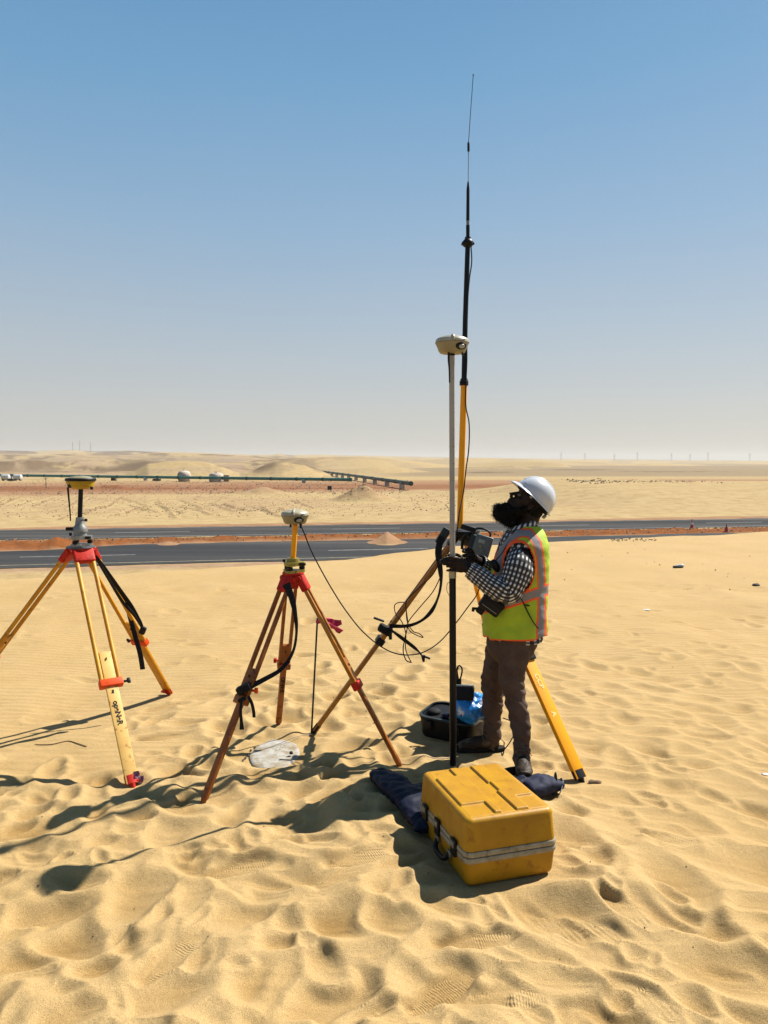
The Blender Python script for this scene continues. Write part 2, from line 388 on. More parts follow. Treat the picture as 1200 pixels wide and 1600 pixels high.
# crisp recent shoe prints with tread
def shoe(x, y, ang, d=.022, tread=True):
    wn_ = window(x, y, .4)
    if wn_ is None: return
    X = gx[wn_]-x; Y = gy[wn_]-y; c, s_ = math.cos(ang), math.sin(ang); u = X*c+Y*s_; v = -X*s_+Y*c
    wd = .048-.010*np.cos((u/.29+.5)*2*PI*1.0)+.006*np.sin(u*14)
    r = np.sqrt((u/.155)**4+(v/wd)**4)**.5
    loc = float(HF[wn_][(np.abs(u) < .1) & (np.abs(v) < .04)].mean()) if ((np.abs(u) < .1) & (np.abs(v) < .04)).any() else 0
    m = sstep(1.25, .85, r); HF[wn_] = HF[wn_]*(1-m)+(loc-d+.012*(u/.15))*m
    HF[wn_] += .35*d*np.exp(-((r-1.35)/.25)**2)
    if tread:
        mm = sstep(1.0, .8, r); sel = mm > .05
        TM[wn_] = np.maximum(TM[wn_]*(1-mm), mm); TU[wn_] = np.where(sel, u, TU[wn_]); TV[wn_] = np.where(sel, v, TV[wn_])
for px, py, a in [(930,1450,-.9),(745,1470,.1),(1000,1560,-.9),(790,1560,.1),(690,1545,.8),(540,1375,.5),(370,1360,.5),(270,1500,1.2),(980,1425,-.9),
                  (1050,1310,-.4),(260,1100,.3),(250,1150,.4),(540,1215,.6),(420,1215,.2),(870,1440,-1.0),(380,1120,.4),(520,1245,.9),(560,1350,.3)]:
    g = G(px, py); shoe(g.x, g.y, a+rr.uniform(-.2, .2), rr.uniform(.010, .018))
def over(x, y): bowl(x, y, dirn(x), rr.uniform(.06, .11), rr.uniform(.04, .06), rr.uniform(.015, .03), 1.0)
scatter(90, over, 2.2, 5)
HF = blur(HF, 1)
# let the heavy things sit in the sand
def flat(cx, cy, R, z, soft=.12):
    wn_ = window(cx, cy, R+soft)
    if wn_ is None: return
    r = np.hypot(gx[wn_]-cx, gy[wn_]-cy); m = sstep(R+soft, R, r); HF[wn_] = HF[wn_]*(1-m)+z*m; TM[wn_] *= (1-m)
mean0 = float(HF[(gy < 6) & (np.abs(gx) < 3)].mean()); HF -= mean0
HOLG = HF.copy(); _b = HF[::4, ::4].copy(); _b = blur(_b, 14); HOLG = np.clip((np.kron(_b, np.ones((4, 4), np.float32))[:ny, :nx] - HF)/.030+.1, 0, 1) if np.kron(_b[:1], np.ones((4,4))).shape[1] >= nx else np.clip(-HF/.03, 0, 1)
_mc = G(430, 1178); flat(_mc.x, _mc.y, .21, -.006, .14)
flat(.42, 5.0, .2, 0, .2)
flat(.82, 4.55, .08, -.015, .1); flat(.58, 4.82, .14, -.005, .1)
for p in FOOT_PTS: flat(p.x, p.y, .03, -.008, .1)
# ground under the case, with sand banked against it
wn_ = window(CASE_C.x, CASE_C.y, .75)
ca, sa = math.cos(-CASE_A), math.sin(-CASE_A)
lu = (gx[wn_]-CASE_C.x)*ca-(gy[wn_]-CASE_C.y)*sa; lv = (gx[wn_]-CASE_C.x)*sa+(gy[wn_]-CASE_C.y)*ca
dd = np.maximum(np.abs(lu)-.21, np.abs(lv)-.29); m = sstep(.16, .0, dd); HF[wn_] = HF[wn_]*(1-m)+(-.01)*m

CRX = np.array([-60,-15,-6.9,-4.4,-2.6,-.9,1.55,3.6,6.2,10.8,20,60.]); CRY = np.array([4,9.0,12.4,13.2,14.1,15.2,17.6,18.4,19.4,21.2,23,26.])
def plateau(x, y):
    yc = np.interp(x, CRX, CRY); d = y-yc; w_ = .45
    s_ = (d+np.sqrt(d*d+w_*w_))*.5
    z = -s_*.42
    z = np.where(z < -5, -5, z)
    return z
def near_h(x, y):
    z = plateau(x, y)
    fx = (x-GX0)/RES; fy = (y-GY0)/RES
    inside = (fx > 1) & (fx < nx-2) & (fy > 1) & (fy < ny-2)
    fxc = np.clip(fx, 0, nx-2); fyc = np.clip(fy, 0, ny-2); ix = fxc.astype(int); iy = fyc.astype(int); tx = fxc-ix; ty = fyc-iy
    def smp(A): return (A[iy, ix]*(1-tx)+A[iy, ix+1]*tx)*(1-ty)+(A[iy+1, ix]*(1-tx)+A[iy+1, ix+1]*tx)*ty
    h = smp(HF); edge = sstep(GY1-.1, GY1-1.8, y)*sstep(GX0, GX0+.8, x)*sstep(GX1, GX1-.8, x)
    far = (fbm(x, y, 31, .55, 4)*.045)*sstep(8, 13, y)
    nearout = sstep(0.0, 1.4, y)
    return z + h*edge*nearout + far, smp(TM)*edge, smp(TU), smp(TV), smp(HOLG)*edge
def gz(x, y): return float(near_h(np.array([float(x)]), np.array([float(y)]))[0][0])
def grid_mesh(name, X, Y, Z, attrs={}):
    nr, nc = X.shape; me = bpy.data.meshes.new(name); nv = nr*nc
    co = np.stack([X, Y, Z], -1).reshape(-1, 3).astype(np.float32)
    idx = np.arange(nv).reshape(nr, nc); q = np.stack([idx[:-1, :-1], idx[:-1, 1:], idx[1:, 1:], idx[1:, :-1]], -1).reshape(-1, 4)
    nf = len(q); me.vertices.add(nv); me.vertices.foreach_set('co', co.ravel()); me.loops.add(nf*4); me.loops.foreach_set('vertex_index', q.ravel().astype(np.int32))
    me.polygons.add(nf); me.polygons.foreach_set('loop_start', np.arange(0, nf*4, 4, dtype=np.int32)); me.polygons.foreach_set('loop_total', np.full(nf, 4, np.int32))
    me.update(); me.validate(); me.shade_smooth()
    for k, a in attrs.items():
        if a.ndim == 3:
            at = me.attributes.new(k, 'FLOAT_COLOR', 'POINT'); b = np.ones((nv, 4), np.float32); b[:, :3] = a.reshape(-1, 3); at.data.foreach_set('color', b.ravel())
        else:
            at = me.attributes.new(k, 'FLOAT', 'POINT'); at.data.foreach_set('value', a.ravel().astype(np.float32))
    return me
# rows: fine close to the camera
ys = [-4.0, -2.5, -1.2, -.4, .2, .6, 1.0, 1.3, 1.55]
while ys[-1] < 13: ys.append(ys[-1]+max(.0075, ys[-1]*.0036))
while ys[-1] < 40: ys.append(ys[-1]*1.012)
ys = np.array(ys); NC = 840
tt = np.linspace(-1, 1, NC); tt = np.sign(tt)*(np.abs(tt)*.8+.2*np.abs(tt)**3)
Yg = np.repeat(ys[:, None], NC, 1); hwid = np.maximum(Yg, 1.2)*.72+1.3; hwid = np.where(Yg < .5, 4, hwid); Xg = tt[None, :]*hwid
Zg, TMg, TUg, TVg, HOLg = near_h(Xg, Yg)
trod = np.clip(np.abs(np.gradient(Zg, axis=0)/np.gradient(Yg, axis=0))*6, 0, 1)
Z0 = plateau(Xg, Yg)
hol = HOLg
loc = sstep(.0, .5, Yg-3.8)
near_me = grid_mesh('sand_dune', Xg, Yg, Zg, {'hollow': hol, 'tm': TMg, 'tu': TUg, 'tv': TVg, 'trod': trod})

def sand_material():
    m = bpy.data.materials.new('dune_sand'); m.use_nodes = True; nt = m.node_tree; N = nt.nodes; Lk = nt.links
    b = N['Principled BSDF']; b.inputs['Roughness'].default_value = .95; b.inputs['Specular IOR Level'].default_value = .15
    tc = N.new('ShaderNodeTexCoord')
    def noise(sc_, det=4, vec=None):
        n = N.new('ShaderNodeTexNoise'); n.inputs['Scale'].default_value = sc_; n.inputs['Detail'].default_value = det
        Lk.new(vec or tc.outputs['Object'], n.inputs['Vector']); return n.outputs[0]
    def ramp(src, p0, c0, p1, c1):
        r = N.new('ShaderNodeValToRGB'); e = r.color_ramp.elements; e[0].position = p0; e[1].position = p1; e[0].color = (*c0, 1); e[1].color = (*c1, 1); Lk.new(src, r.inputs[0]); return r.outputs[0]
    def mix(f, a, bb, mode='MIX'):
        x = N.new('ShaderNodeMix'); x.data_type = 'RGBA'; x.blend_type = mode
        if isinstance(f, float): x.inputs[0].default_value = f
        else: Lk.new(f, x.inputs[0])
        Lk.new(a, x.inputs[6]); Lk.new(bb, x.inputs[7]); return x.outputs[2]
    def math_(op, a, bb):
        x = N.new('ShaderNodeMath'); x.operation = op
        for i, q in enumerate((a, bb)):
            if isinstance(q, (int, float)): x.inputs[i].default_value = q
            else: Lk.new(q, x.inputs[i])
        return x.outputs[0]
    def attr(n_):
        a = N.new('ShaderNodeAttribute'); a.attribute_name = n_; return a.outputs['Fac']
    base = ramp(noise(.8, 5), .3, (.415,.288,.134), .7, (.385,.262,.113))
    hollow_col = ramp(noise(3.5, 5), .35, (.270,.166,.058), .7, (.30,.190,.072))
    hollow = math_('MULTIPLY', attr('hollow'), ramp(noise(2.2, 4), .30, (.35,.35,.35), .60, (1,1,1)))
    c = mix(hollow, base, hollow_col)  # blends to darker ochre where the sand dips below its surroundings
    grain = ramp(noise(420, 3), .34, (.52,.48,.42), .60, (1.12,1.12,1.12))
    c = mix(1.0, c, grain, 'MULTIPLY')
    spk = ramp(noise(160, 1), .22, (.55,.5,.45), .27, (1,1,1))
    c = mix(1.0, c, spk, 'MULTIPLY')
    Lk.new(c, b.inputs['Base Color'])
    # relief: grains, wind ripples on untrodden sand, shoe tread
    g = math_('MULTIPLY', noise(330, 3), .0022)
    g2 = math_('MULTIPLY', noise(45, 4), .0030)
    mp = N.new('ShaderNodeMapping'); mp.inputs['Rotation'].default_value = (0, 0, .10); Lk.new(tc.outputs['Object'], mp.inputs['Vector'])
    wv = N.new('ShaderNodeTexWave'); wv.bands_direction = 'Y'; wv.inputs['Scale'].default_value = 3.6; wv.inputs['Distortion'].default_value = 3.2; wv.inputs['Detail'].default_value = 2; wv.inputs['Detail Scale'].default_value = 1.2
    Lk.new(mp.outputs[0], wv.inputs['Vector'])
    ntro = math_('SUBTRACT', 1.0, attr('trod'))
    rip = math_('MULTIPLY', math_('MULTIPLY', wv.outputs['Fac'], ntro), .0036)
    tr = math_('ADD', math_('SINE', math_('MULTIPLY', math_('ADD', attr('tu'), math_('MULTIPLY', noise(14, 2), .03)), 620.0), 0), math_('SINE', math_('MULTIPLY', math_('ADD', attr('tv'), math_('MULTIPLY', attr('tu'), .4)), 240.0), 0))
    tread = math_('MULTIPLY', math_('MULTIPLY', tr, math_('MULTIPLY', attr('tm'), ramp(noise(9, 3), .45, (0,0,0), .58, (1,1,1)))), .0009)
    hsum = math_('ADD', math_('ADD', g, g2), math_('ADD', rip, tread))
    bp = N.new('ShaderNodeBump'); bp.inputs['Strength'].default_value = 1.0; bp.inputs['Distance'].default_value = 1.0
    Lk.new(hsum, bp.inputs['Height']); Lk.new(bp.outputs[0], b.inputs['Normal'])
    return m
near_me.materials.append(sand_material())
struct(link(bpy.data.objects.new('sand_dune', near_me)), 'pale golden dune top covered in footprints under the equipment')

# ------------------------------------------------------------------ far desert
PH = math.atan(.19); uX, uY = math.cos(PH), math.sin(PH)
def TN(x, y): return x*uX+y*uY, -x*uY+y*uX
def fromTN(t, n): return t*uX-n*uY, t*uY+n*uX
ZR = -4.0
LAYERS = [ # distance, front width, back width, [(px, py) crest]
 (330, 55, 60, [(150,743),(195,740),(212,734),(232,724),(262,722),(300,722),(330,724),(348,728),(362,735),(375,739),(395,735),(412,728),(428,723),(440,721),(455,723),(476,726),(494,731),(512,739),(535,744)], 0.9),
 (410, 50, 60, [(480,745),(520,738),(560,732),(592,729.5),(628,730.5),(650,734),(690,740),(740,741),(790,740),(840,741)], 0.1),
 (560, 70, 80, [(-200,724),(-60,722),(0,720),(50,718),(80,720),(120,718),(170,720),(230,719),(300,724),(360,728),(420,732)], 1.0),
 (540, 45, 40, [(670,738),(720,733),(770,728.5),(802,727),(828,732),(858,738.5),(900,741)], 0.0),
 (760, 160, 200, [(300,727),(360,722),(430,717),(500,714.5),(560,714),(600,716),(650,721),(700,727),(740,730),(800,733)], 0.0),
 (850, 60, 50, [(700,731),(760,724),(800,720.5),(850,721),(878,724),(903,733.5),(940,735)], 0.0),
 (1300, 300, 300, [(850,728),(950,724),(1050,725),(1120,727),(1250,724),(1400,724)], 0.1),
 (1300, 300, 300, [(-300,711),(0,710),(60,712),(130,710),(200,712),(250,708),(330,709),(400,713),(470,717)], 0.6),
 (1500, 350, 300, [(560,722),(650,718.5),(740,716.5),(800,716.5),(870,720),(950,722)], 0.0),
 (2600, 700, 900, [(-500,705),(-100,703),(0,704),(60,705),(110,703.5),(150,706),(200,704.5),(240,706),(300,706.5),(400,710.5),(425,710.5),(436,709),(450,711),(520,711.5),(600,713),(700,714.5),(800,716),(900,717.5),(1000,718.7),(1100,719.5),(1200,720),(1500,720),(1900,719)], 0.25),
]
def mound(x, y, cx, cy, r, h, p=1.0):
    d = np.hypot(x-cx, y-cy)/r; return h*np.clip(1-d, 0, None)**p + h*.12*np.exp(-(d/1.1)**2)
def pxm(px, py, z=ZR): g = G(px, py, z); return g.x, g.y
MOUNDS = [(pxm(568,783), 5.4, 2.35), (pxm(410,772), 6.5, 1.2), (pxm(605,848), 1.35, .72), (pxm(88,853), 1.3, .45), (pxm(262,851), .9, .25), (pxm(870,770), 5, .6),
          (pxm(80,749), 4, 1.2), (pxm(190,749), 3.5, 1.0), (pxm(392,751), 5, 1.3), (pxm(440,751), 4, 1.0), (pxm(486,751), 4, 1.2), (pxm(524,751), 3, .9), (pxm(515,771), 2, .2),
          (pxm(165,763), 3, .6), (pxm(185,763), 3, .7), (pxm(140,764), 3, .4), (pxm(660,770), 7, .5), (pxm(770,768), 5, .7)]
# tyre ruts and windrows across the field beyond the road
RUTS = []
rq = random.Random(5)
for k in range(26):
    px = -60+k*22+rq.uniform(-8, 8); y0 = rq.uniform(786, 812); sgn = 1 if px < 210 else -1
    w_ = rq.uniform(26, 46); y1 = y0-rq.uniform(9, 26)
    if y1 < 775: y1 = 775+rq.uniform(0, 4)
    RUTS.append([Vector(pxm(px, y0)), Vector(pxm(px+sgn*w_*.5, (y0+y1)/2+rq.uniform(-2, 2))), Vector(pxm(px+sgn*w_, y1))])
RUTP = []
for r_ in RUTS:
    c3 = cat([Vector((p.x, p.y, 0)) for p in r_], 14); RUTP.append(c3)
def road_far(t, n): return (n > 61.5) & (n < 71)
def near_far_edge(t): return 53.8+2.8*sstep(-14, -6, t-0) 
DOM = None
def desert(x, y, want=True):
    t, n = TN(x, y)
    z = np.full_like(x, ZR)
    f4 = fbm(x, y, 41, .12, 5); f1 = fbm(x, y, 55, .9, 3)
    # median berm of turned earth
    med = sstep(near_far_edge(t)+.9, near_far_edge(t)+2.2, n)*sstep(61.2, 60.2, n)
    z += med*(.08+.22*np.clip(f1+.1, 0, 1)+.05*vnoise(x, y, 3, 3.))
    z += -.10*sstep(61.2, 62, n)*0
    # field beyond
    fld = sstep(73, 79, n)*sstep(260, 150, n)
    z += fld*(.16*f4+.05*f1)*(1-.75*sstep(-5, 25, t))
    # big smooth dune on the right beyond the road
    a = sstep(34, 58, t+.10*(n-100))
    crest = 118.0+6*np.sin(t*.03); up = sstep(74, crest, n); dn = sstep(crest+26, crest, n)
    hE = 2.75+.25*np.sin(t*.045+.6)
    z += a*hE*np.minimum(up, dn)*(n > 73)
    z += a*.35*np.clip(fbm(x, y, 77, .25, 4)+.12, 0, 1)*np.exp(-((n-crest-3)/5)**2)*1.6*sstep(50, 58, t)*sstep(84, 74, t)
    for (cxy, r_, h_) in MOUNDS:
        z += mound(x, y, cxy[0], cxy[1], r_, h_, 1.25)*(1+.12*f1)
    base = z
    far = sstep(260, 420, y)
    STR = fbm(x/np.maximum(y,1)*22, np.log(np.maximum(y,1))*11, 123, 1.0, 4)
    z = z + sstep(330, 480, y)*sstep(2600, 1500, y)*np.clip(STR, -.1, .5)*y*.0042*sstep(.05, -.15, x/np.maximum(y,1))
    z = z + far*(1.6*fbm(x, y, 61, .006, 4))
    for D, wf, wb_, pts, rough in LAYERS:
        px = np.array([p[0] for p in pts]); py = np.array([p[1] for p in pts], float)
        Xl = (px-600)/FPX*D; Zl = CAM_H-(py-722)/FPX*D
        # crest line wanders with x
        Dl = D+ .10*D*vnoise(x, x*0+D, int(D), 1/(D*.16))
        fr = np.clip((y-(Dl-wf))/wf, 0, 1); bk = np.clip(((Dl+wb_)-y)/wb_, 0, 1)
        prof = np.where(y < Dl, fr*fr*(3-2*fr), bk*bk*(3-2*bk))
        sel = (y > D*.7-wf) & (y < D*1.3+wb_)
        Zc = np.interp(x*D/np.maximum(y, 1), Xl, Zl, left=ZR-6, right=ZR-6)
        Zc = ZR+(Zc-ZR)*1.0
        lay = ZR-3+(Zc-ZR+3)*prof
        if rough > 0: lay = lay + rough*prof*D*.0022*np.abs(fbm(x, y, int(D)+3, 14/D, 4))*2 - rough*prof*D*.001
        global DOM
        if DOM is not None and DOM.shape == z.shape: DOM = np.where(sel & (lay > z), np.clip((lay-z)/.35, 0, 1), DOM)
        z = np.where(sel, np.maximum(z, lay), z)
    return z
az = np.linspace(-44, 44, 760); az = np.radians(az)
rr_ = [9.0]
while rr_[-1] < 60: rr_.append(rr_[-1]*1.02)
while rr_[-1] < 260: rr_.append(rr_[-1]*1.0042)
while rr_[-1] < 9000: rr_.append(rr_[-1]*1.0095)
Rg, Ag = np.meshgrid(np.array(rr_), az, indexing='ij')
Yd = Rg; Xd = Rg*np.tan(Ag)
DOM = np.zeros_like(Xd)
Zd = desert(Xd, Yd); DUNE = DOM; DOM = None
# keep the ground clear under the asphalt
td, nd = TN(Xd, Yd)
C = lambda *c: np.array(c, np.float32)
def blend(col, c, f): return col*(1-f[..., None])+c*f[..., None]
sandA = C(.62,.455,.225); pinkA = C(.46,.265,.145); redA = C(.33,.135,.06); org = C(.33,.115,.033); dk = C(.30,.19,.11); grey = C(.40,.31,.20)
col = np.ones(Xd.shape+(3,), np.float32)*sandA
f4 = fbm(Xd, Yd, 41, .12, 5); f9 = fbm(Xd, Yd, 17, .035, 4); fst = fbm(Xd*.12, Yd, 23, .09, 4)
nn_ = nd+f9*10
col = blend(col, org, sstep(near_far_edge(td)+.2, near_far_edge(td)+1.0, nd+f4*.8)*sstep(61.4, 60.6, nd))
col = blend(col, pinkA*1.02, sstep(52, 53.8, nd)*sstep(near_far_edge(td)+1.4, near_far_edge(td)+.4, nd+f4*1.0))
col = blend(col, pinkA, sstep(70.9, 71.3, nd)*sstep(74.5, 73, nd+f4*1.5))
col = blend(col, C(.50,.33,.20), sstep(43, 44, nd)*sstep(46, 45.2, nd))
E_right = sstep(34, 58, td+.10*(nd-100))*sstep(140, 118, nd)
col = blend(col, C(.55,.38,.21), .8*sstep(74, 110, nn_)*sstep(150, 120, nn_)*np.clip(f4*2+.4, 0, 1)*(1-E_right))
col = blend(col, pinkA, 1.0*sstep(138, 155, nn_)*sstep(262, 215, nn_)*(1-E_right))
col = blend(col, redA, .95*sstep(162, 170, nd+fst*7)*sstep(207, 196, nd+fst*7)*(1-E_right)*np.clip(.75+fst, 0, 1))
col = blend(col, C(.50,.37,.24), .6*np.clip(fst*3, 0, 1)*sstep(220, 300, Yd)*sstep(900, 500, Yd)*sstep(-20, -90, Xd-0*Yd))
plainc = C(.37,.28,.17)
col = blend(col, plainc, .85*(1-DUNE)*sstep(285, 330, Yd)*sstep(3000, 1800, Yd)*sstep(-.05, .05, Xd/Yd))
col = blend(col, C(.50,.34,.20), .7*(1-DUNE)*sstep(285, 330, Yd)*sstep(3000, 1800, Yd)*sstep(.0, -.1, Xd/Yd))
streak = np.clip(fbm(Xd*.15, Yd, 88, .012, 4)*3, 0, 1)
col = blend(col, grey, .75*streak*sstep(300, 430, Yd)*sstep(.15, .28, Xd/Yd)*sstep(1800, 1200, Yd))
rough_left = sstep(-.1, -.22, Xd/Yd)*np.exp(-((Yd-540)/70)**2)*np.clip(.5+2.5*fbm(Xd, Yd, 92, .02, 5), 0, 1)
col = blend(col, C(.30,.22,.14), .85*rough_left)
lny = np.log(Yd); azr = Xd/Yd
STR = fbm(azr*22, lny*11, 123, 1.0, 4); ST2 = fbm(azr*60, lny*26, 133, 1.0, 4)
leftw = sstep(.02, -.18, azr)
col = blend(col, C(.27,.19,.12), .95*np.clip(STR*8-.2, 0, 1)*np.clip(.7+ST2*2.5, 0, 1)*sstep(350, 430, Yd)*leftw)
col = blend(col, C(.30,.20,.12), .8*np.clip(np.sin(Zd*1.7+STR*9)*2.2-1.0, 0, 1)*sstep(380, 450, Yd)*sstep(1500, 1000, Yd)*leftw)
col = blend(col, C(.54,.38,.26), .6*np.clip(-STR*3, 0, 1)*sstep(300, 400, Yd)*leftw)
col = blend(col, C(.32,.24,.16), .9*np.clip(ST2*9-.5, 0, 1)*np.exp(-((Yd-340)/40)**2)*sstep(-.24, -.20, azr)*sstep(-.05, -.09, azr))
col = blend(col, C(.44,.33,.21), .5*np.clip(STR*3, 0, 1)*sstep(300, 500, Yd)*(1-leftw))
PX_ = 600+FPX*azr; pat = np.zeros_like(Xd)
for p_, Y_, sp_x, sl_ in [(15,545,28,.03),(75,548,30,.025),(120,520,22,.03),(150,545,26,.02),(205,545,30,.03),(40,470,40,.03),(180,455,50,.02),(350,322,16,.03),(385,325,20,.04),(412,318,18,.05),(445,324,22,.035),(485,328,22,.03),(15,2450,30,.05),(165,1290,30,.05),(60,1270,40,.03),(215,2400,40,.05),(320,1290,50,.03),(1040,420,70,.04),(900,500,60,.06),(760,395,30,.05)]:
    pat += np.exp(-((PX_-p_)/sp_x)**2-((lny-math.log(Y_))/sl_)**2)
col = blend(col, C(.25,.17,.10), .92*np.clip(pat*1.7*(.75+ST2*2.0), 0, 1))
tw_ = np.clip(fbm(Xd*.3, Yd, 95, .0035, 5)*3.2-.1, 0, 1)*sstep(900, 1300, Yd)*sstep(.05, -.15, Xd/Yd)
col = blend(col, C(.30,.23,.16), .8*tw_)
for (cxy, r_, h_) in MOUNDS[:2]+MOUNDS[11:12]:
    d_ = np.hypot(Xd-cxy[0], Yd-cxy[1])/r_; col = blend(col, C(.50,.32,.18), .8*sstep(1.0, .3, d_))
for c3 in RUTP:
    xs = np.array([p.x for p in c3]); ysr = np.array([p.y for p in c3]); x0, x1, y0, y1 = xs.min()-2, xs.max()+2, ysr.min()-2, ysr.max()+2
    sel = np.where((Xd > x0) & (Xd < x1) & (Yd > y0) & (Yd < y1))
    if len(sel[0]) == 0: continue
    X_ = Xd[sel]; Y_ = Yd[sel]; dm = np.full(X_.shape, 99.)
    for a_, b_ in zip(c3[:-1], c3[1:]):
        ax, ay = a_.x, a_.y; bx, by = b_.x-a_.x, b_.y-a_.y; k = np.clip(((X_-ax)*bx+(Y_-ay)*by)/(bx*bx+by*by+1e-9), 0, 1)
        dm = np.minimum(dm, np.hypot(X_-ax-k*bx, Y_-ay-k*by))
    g_ = np.exp(-(dm/.19)**2); Zd[sel] += .09*g_ - .05*np.exp(-((dm-.7)/.3)**2)
    nz = np.clip(.7+1.5*vnoise(X_, Y_, 8, 1.3), 0, 1)
    col[sel] = col[sel]*(1-(.75*g_*nz)[:, None])+C(.33,.20,.11)*(.75*g_*nz)[:, None]
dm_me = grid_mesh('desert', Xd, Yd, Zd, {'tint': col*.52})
def desert_material():
    m = bpy.data.materials.new('desert_ground'); m.use_nodes = True; nt = m.node_tree; N = nt.nodes; Lk = nt.links
    b = N['Principled BSDF']; b.inputs['Roughness'].default_value = 1.0; b.inputs['Specular IOR Level'].default_value = .05
    a = N.new('ShaderNodeAttribute'); a.attribute_name = 'tint'; tc = N.new('ShaderNodeTexCoord')
    n = N.new('ShaderNodeTexNoise'); n.inputs['Scale'].default_value = .55; n.inputs['Detail'].default_value = 9; n.inputs['Roughness'].default_value = .65; Lk.new(tc.outputs['Object'], n.inputs['Vector'])
    r = N.new('ShaderNodeValToRGB'); e = r.color_ramp.elements; e[0].position = .32; e[1].position = .62; e[0].color = (.80,.76,.72,1); e[1].color = (1.06,1.06,1.06,1); Lk.new(n.outputs[0], r.inputs[0])
    x = N.new('ShaderNodeMix'); x.data_type = 'RGBA'; x.blend_type = 'MULTIPLY'; x.inputs[0].default_value = 1.0
    Lk.new(a.outputs['Color'], x.inputs[6]); Lk.new(r.outputs[0], x.inputs[7]); Lk.new(x.outputs[2], b.inputs['Base Color'])
    n2 = N.new('ShaderNodeTexNoise'); n2.inputs['Scale'].default_value = 2.2; n2.inputs['Detail'].default_value = 5; Lk.new(tc.outputs['Object'], n2.inputs['Vector'])
    bp = N.new('ShaderNodeBump'); bp.inputs['Distance'].default_value = .10; bp.inputs['Strength'].default_value = .8; Lk.new(n2.outputs[0], bp.inputs['Height']); Lk.new(bp.outputs[0], b.inputs['Normal'])
    return m
dm_me.materials.append(desert_material())
struct(link(bpy.data.objects.new('desert', dm_me)), 'pale desert plain with reddish tracks and dunes to the horizon')
def dz(x, y): return float(desert(np.array([[float(x)]]), np.array([[float(y)]]))[0, 0])
# wide base under everything (behind the camera and beyond the modelled strip)
bs = MB(); bs.add([(-12000,-6000,-6.5),(12000,-6000,-6.5),(12000,14000,-6.5),(-12000,14000,-6.5)], [(0,1,2,3)])
struct(bs.build('ground', mat('plain_sand', (.60,.44,.23), .95, col2=(.55,.39,.20), scale=.05), smooth=False))

# ------------------------------------------------------------------ roads
def strip(name, m, t0, t1, nfun0, nfun1, z, steps=60):
    mb = MB(); vs = []; fs = []
    for i in range(steps+1):
        t = lerp(t0, t1, i/steps); a = fromTN(t, nfun0(t)); b = fromTN(t, nfun1(t)); vs += [(a[0], a[1], z), (b[0], b[1], z)]
    for i in range(steps): fs.append((2*i, 2*i+2, 2*i+3, 2*i+1))
    mb.add(vs, fs); return struct(mb.build(name, m, smooth=False))
nfe = lambda t: float(near_far_edge(np.array(float(t))))
wob = lambda t, k: .10*math.sin(t*.9+k)+.55*mnoise.noise(Vector((t*.16, k*7.7, 0)))+.3*mnoise.noise(Vector((t*.7, k*3.1, 4)))
struct(strip('road', M_asph, -90, 110, lambda t: 45.3+wob(t, 1), lambda t: nfe(t)+wob(t, 2), ZR+.03, 400), 'nearer dark asphalt carriageway below the dune')
struct(strip('road', M_asph2, -110, 160, lambda t: 61.7+wob(t, 3), lambda t: 70.9+wob(t, 4), ZR+.03, 400), 'farther dark asphalt carriageway beyond the orange median')
strip('road_marking', M_liney, -90, 110, lambda t: 46.3, lambda t: 46.47, ZR+.034)
strip('road_marking', M_line, -110, 160, lambda t: 70.2, lambda t: 70.34, ZR+.034)
strip('road_marking', M_line, -110, 160, lambda t: 62.35, lambda t: 62.5, ZR+.034)
for t0 in (-32, -13.2, 5.8, 24): strip('road_marking', M_line, t0, t0+6.8, lambda t: 50.2, lambda t: 50.36, ZR+.034, 2)
for t0 in range(-64, 120, 18): strip('road_marking', M_line, t0, t0+6, lambda t: 66.3, lambda t: 66.46, ZR+.034, 2)

# ------------------------------------------------------------------ clods on the far field (uncountable)
cl = MB(); rc = random.Random(3)
def clod(mb, p, s_):
    vs = []
    for dx, dy, dz_ in ((1,0,0),(-1,0,0),(0,1,0),(0,-1,0),(0,0,1),(0,0,-.6)):
        k = s_*rc.uniform(.6, 1.25); vs.append((p[0]+dx*k+rc.uniform(-.2,.2)*s_, p[1]+dy*k+rc.uniform(-.2,.2)*s_, p[2]+dz_*k*.8))
    mb.add(vs, [(0,2,4),(2,1,4),(1,3,4),(3,0,4),(2,0,5),(1,2,5),(3,1,5),(0,3,5)])
CP = []
for c3 in RUTP:
    for a_, b_ in zip(c3[:-1], c3[1:]):
        for k in range(5):
            if rc.random() < .42:
                p = a_.lerp(b_, rc.random()); CP.append((p.x+rc.gauss(0,.2), p.y+rc.gauss(0,.2), rc.uniform(.04, .12)))
for _ in range(1500):
    x, y = pxm(rc.uniform(-60, 600), 722+7032/rc.uniform(82, 150)*1.0); CP.append((x, y, rc.uniform(.04, .13)))
for _ in range(1300):
    x, y = pxm(rc.uniform(-60, 640), rc.uniform(750.5, 772)); CP.append((x, y, rc.uniform(.10, .30)))
for _ in range(70):
    mx, my = MOUNDS[0][0]; r_ = abs(rc.gauss(0, 1.6)); a_ = rc.uniform(0, 2*PI); CP.append((mx+r_*math.cos(a_), my+r_*math.sin(a_), rc.uniform(.05, .17)))
for _ in range(260):
    t_ = rc.uniform(54, 80); n_ = rc.gauss(119, 2.6); x, y = fromTN(t_, n_); CP.append((x, y, rc.uniform(.06, .26)*(1.2 if t_ < 64 else .8)))
for _ in range(1500):
    t_ = rc.uniform(-60, 80); n_ = rc.uniform(57.3, 61.2); x, y = fromTN(t_, n_); CP.append((x, y, rc.uniform(.05, .14)))
for _ in range(260):
    x, y = pxm(rc.gauss(680, 60), rc.uniform(771, 800)); CP.append((x, y, rc.uniform(.06, .18)))
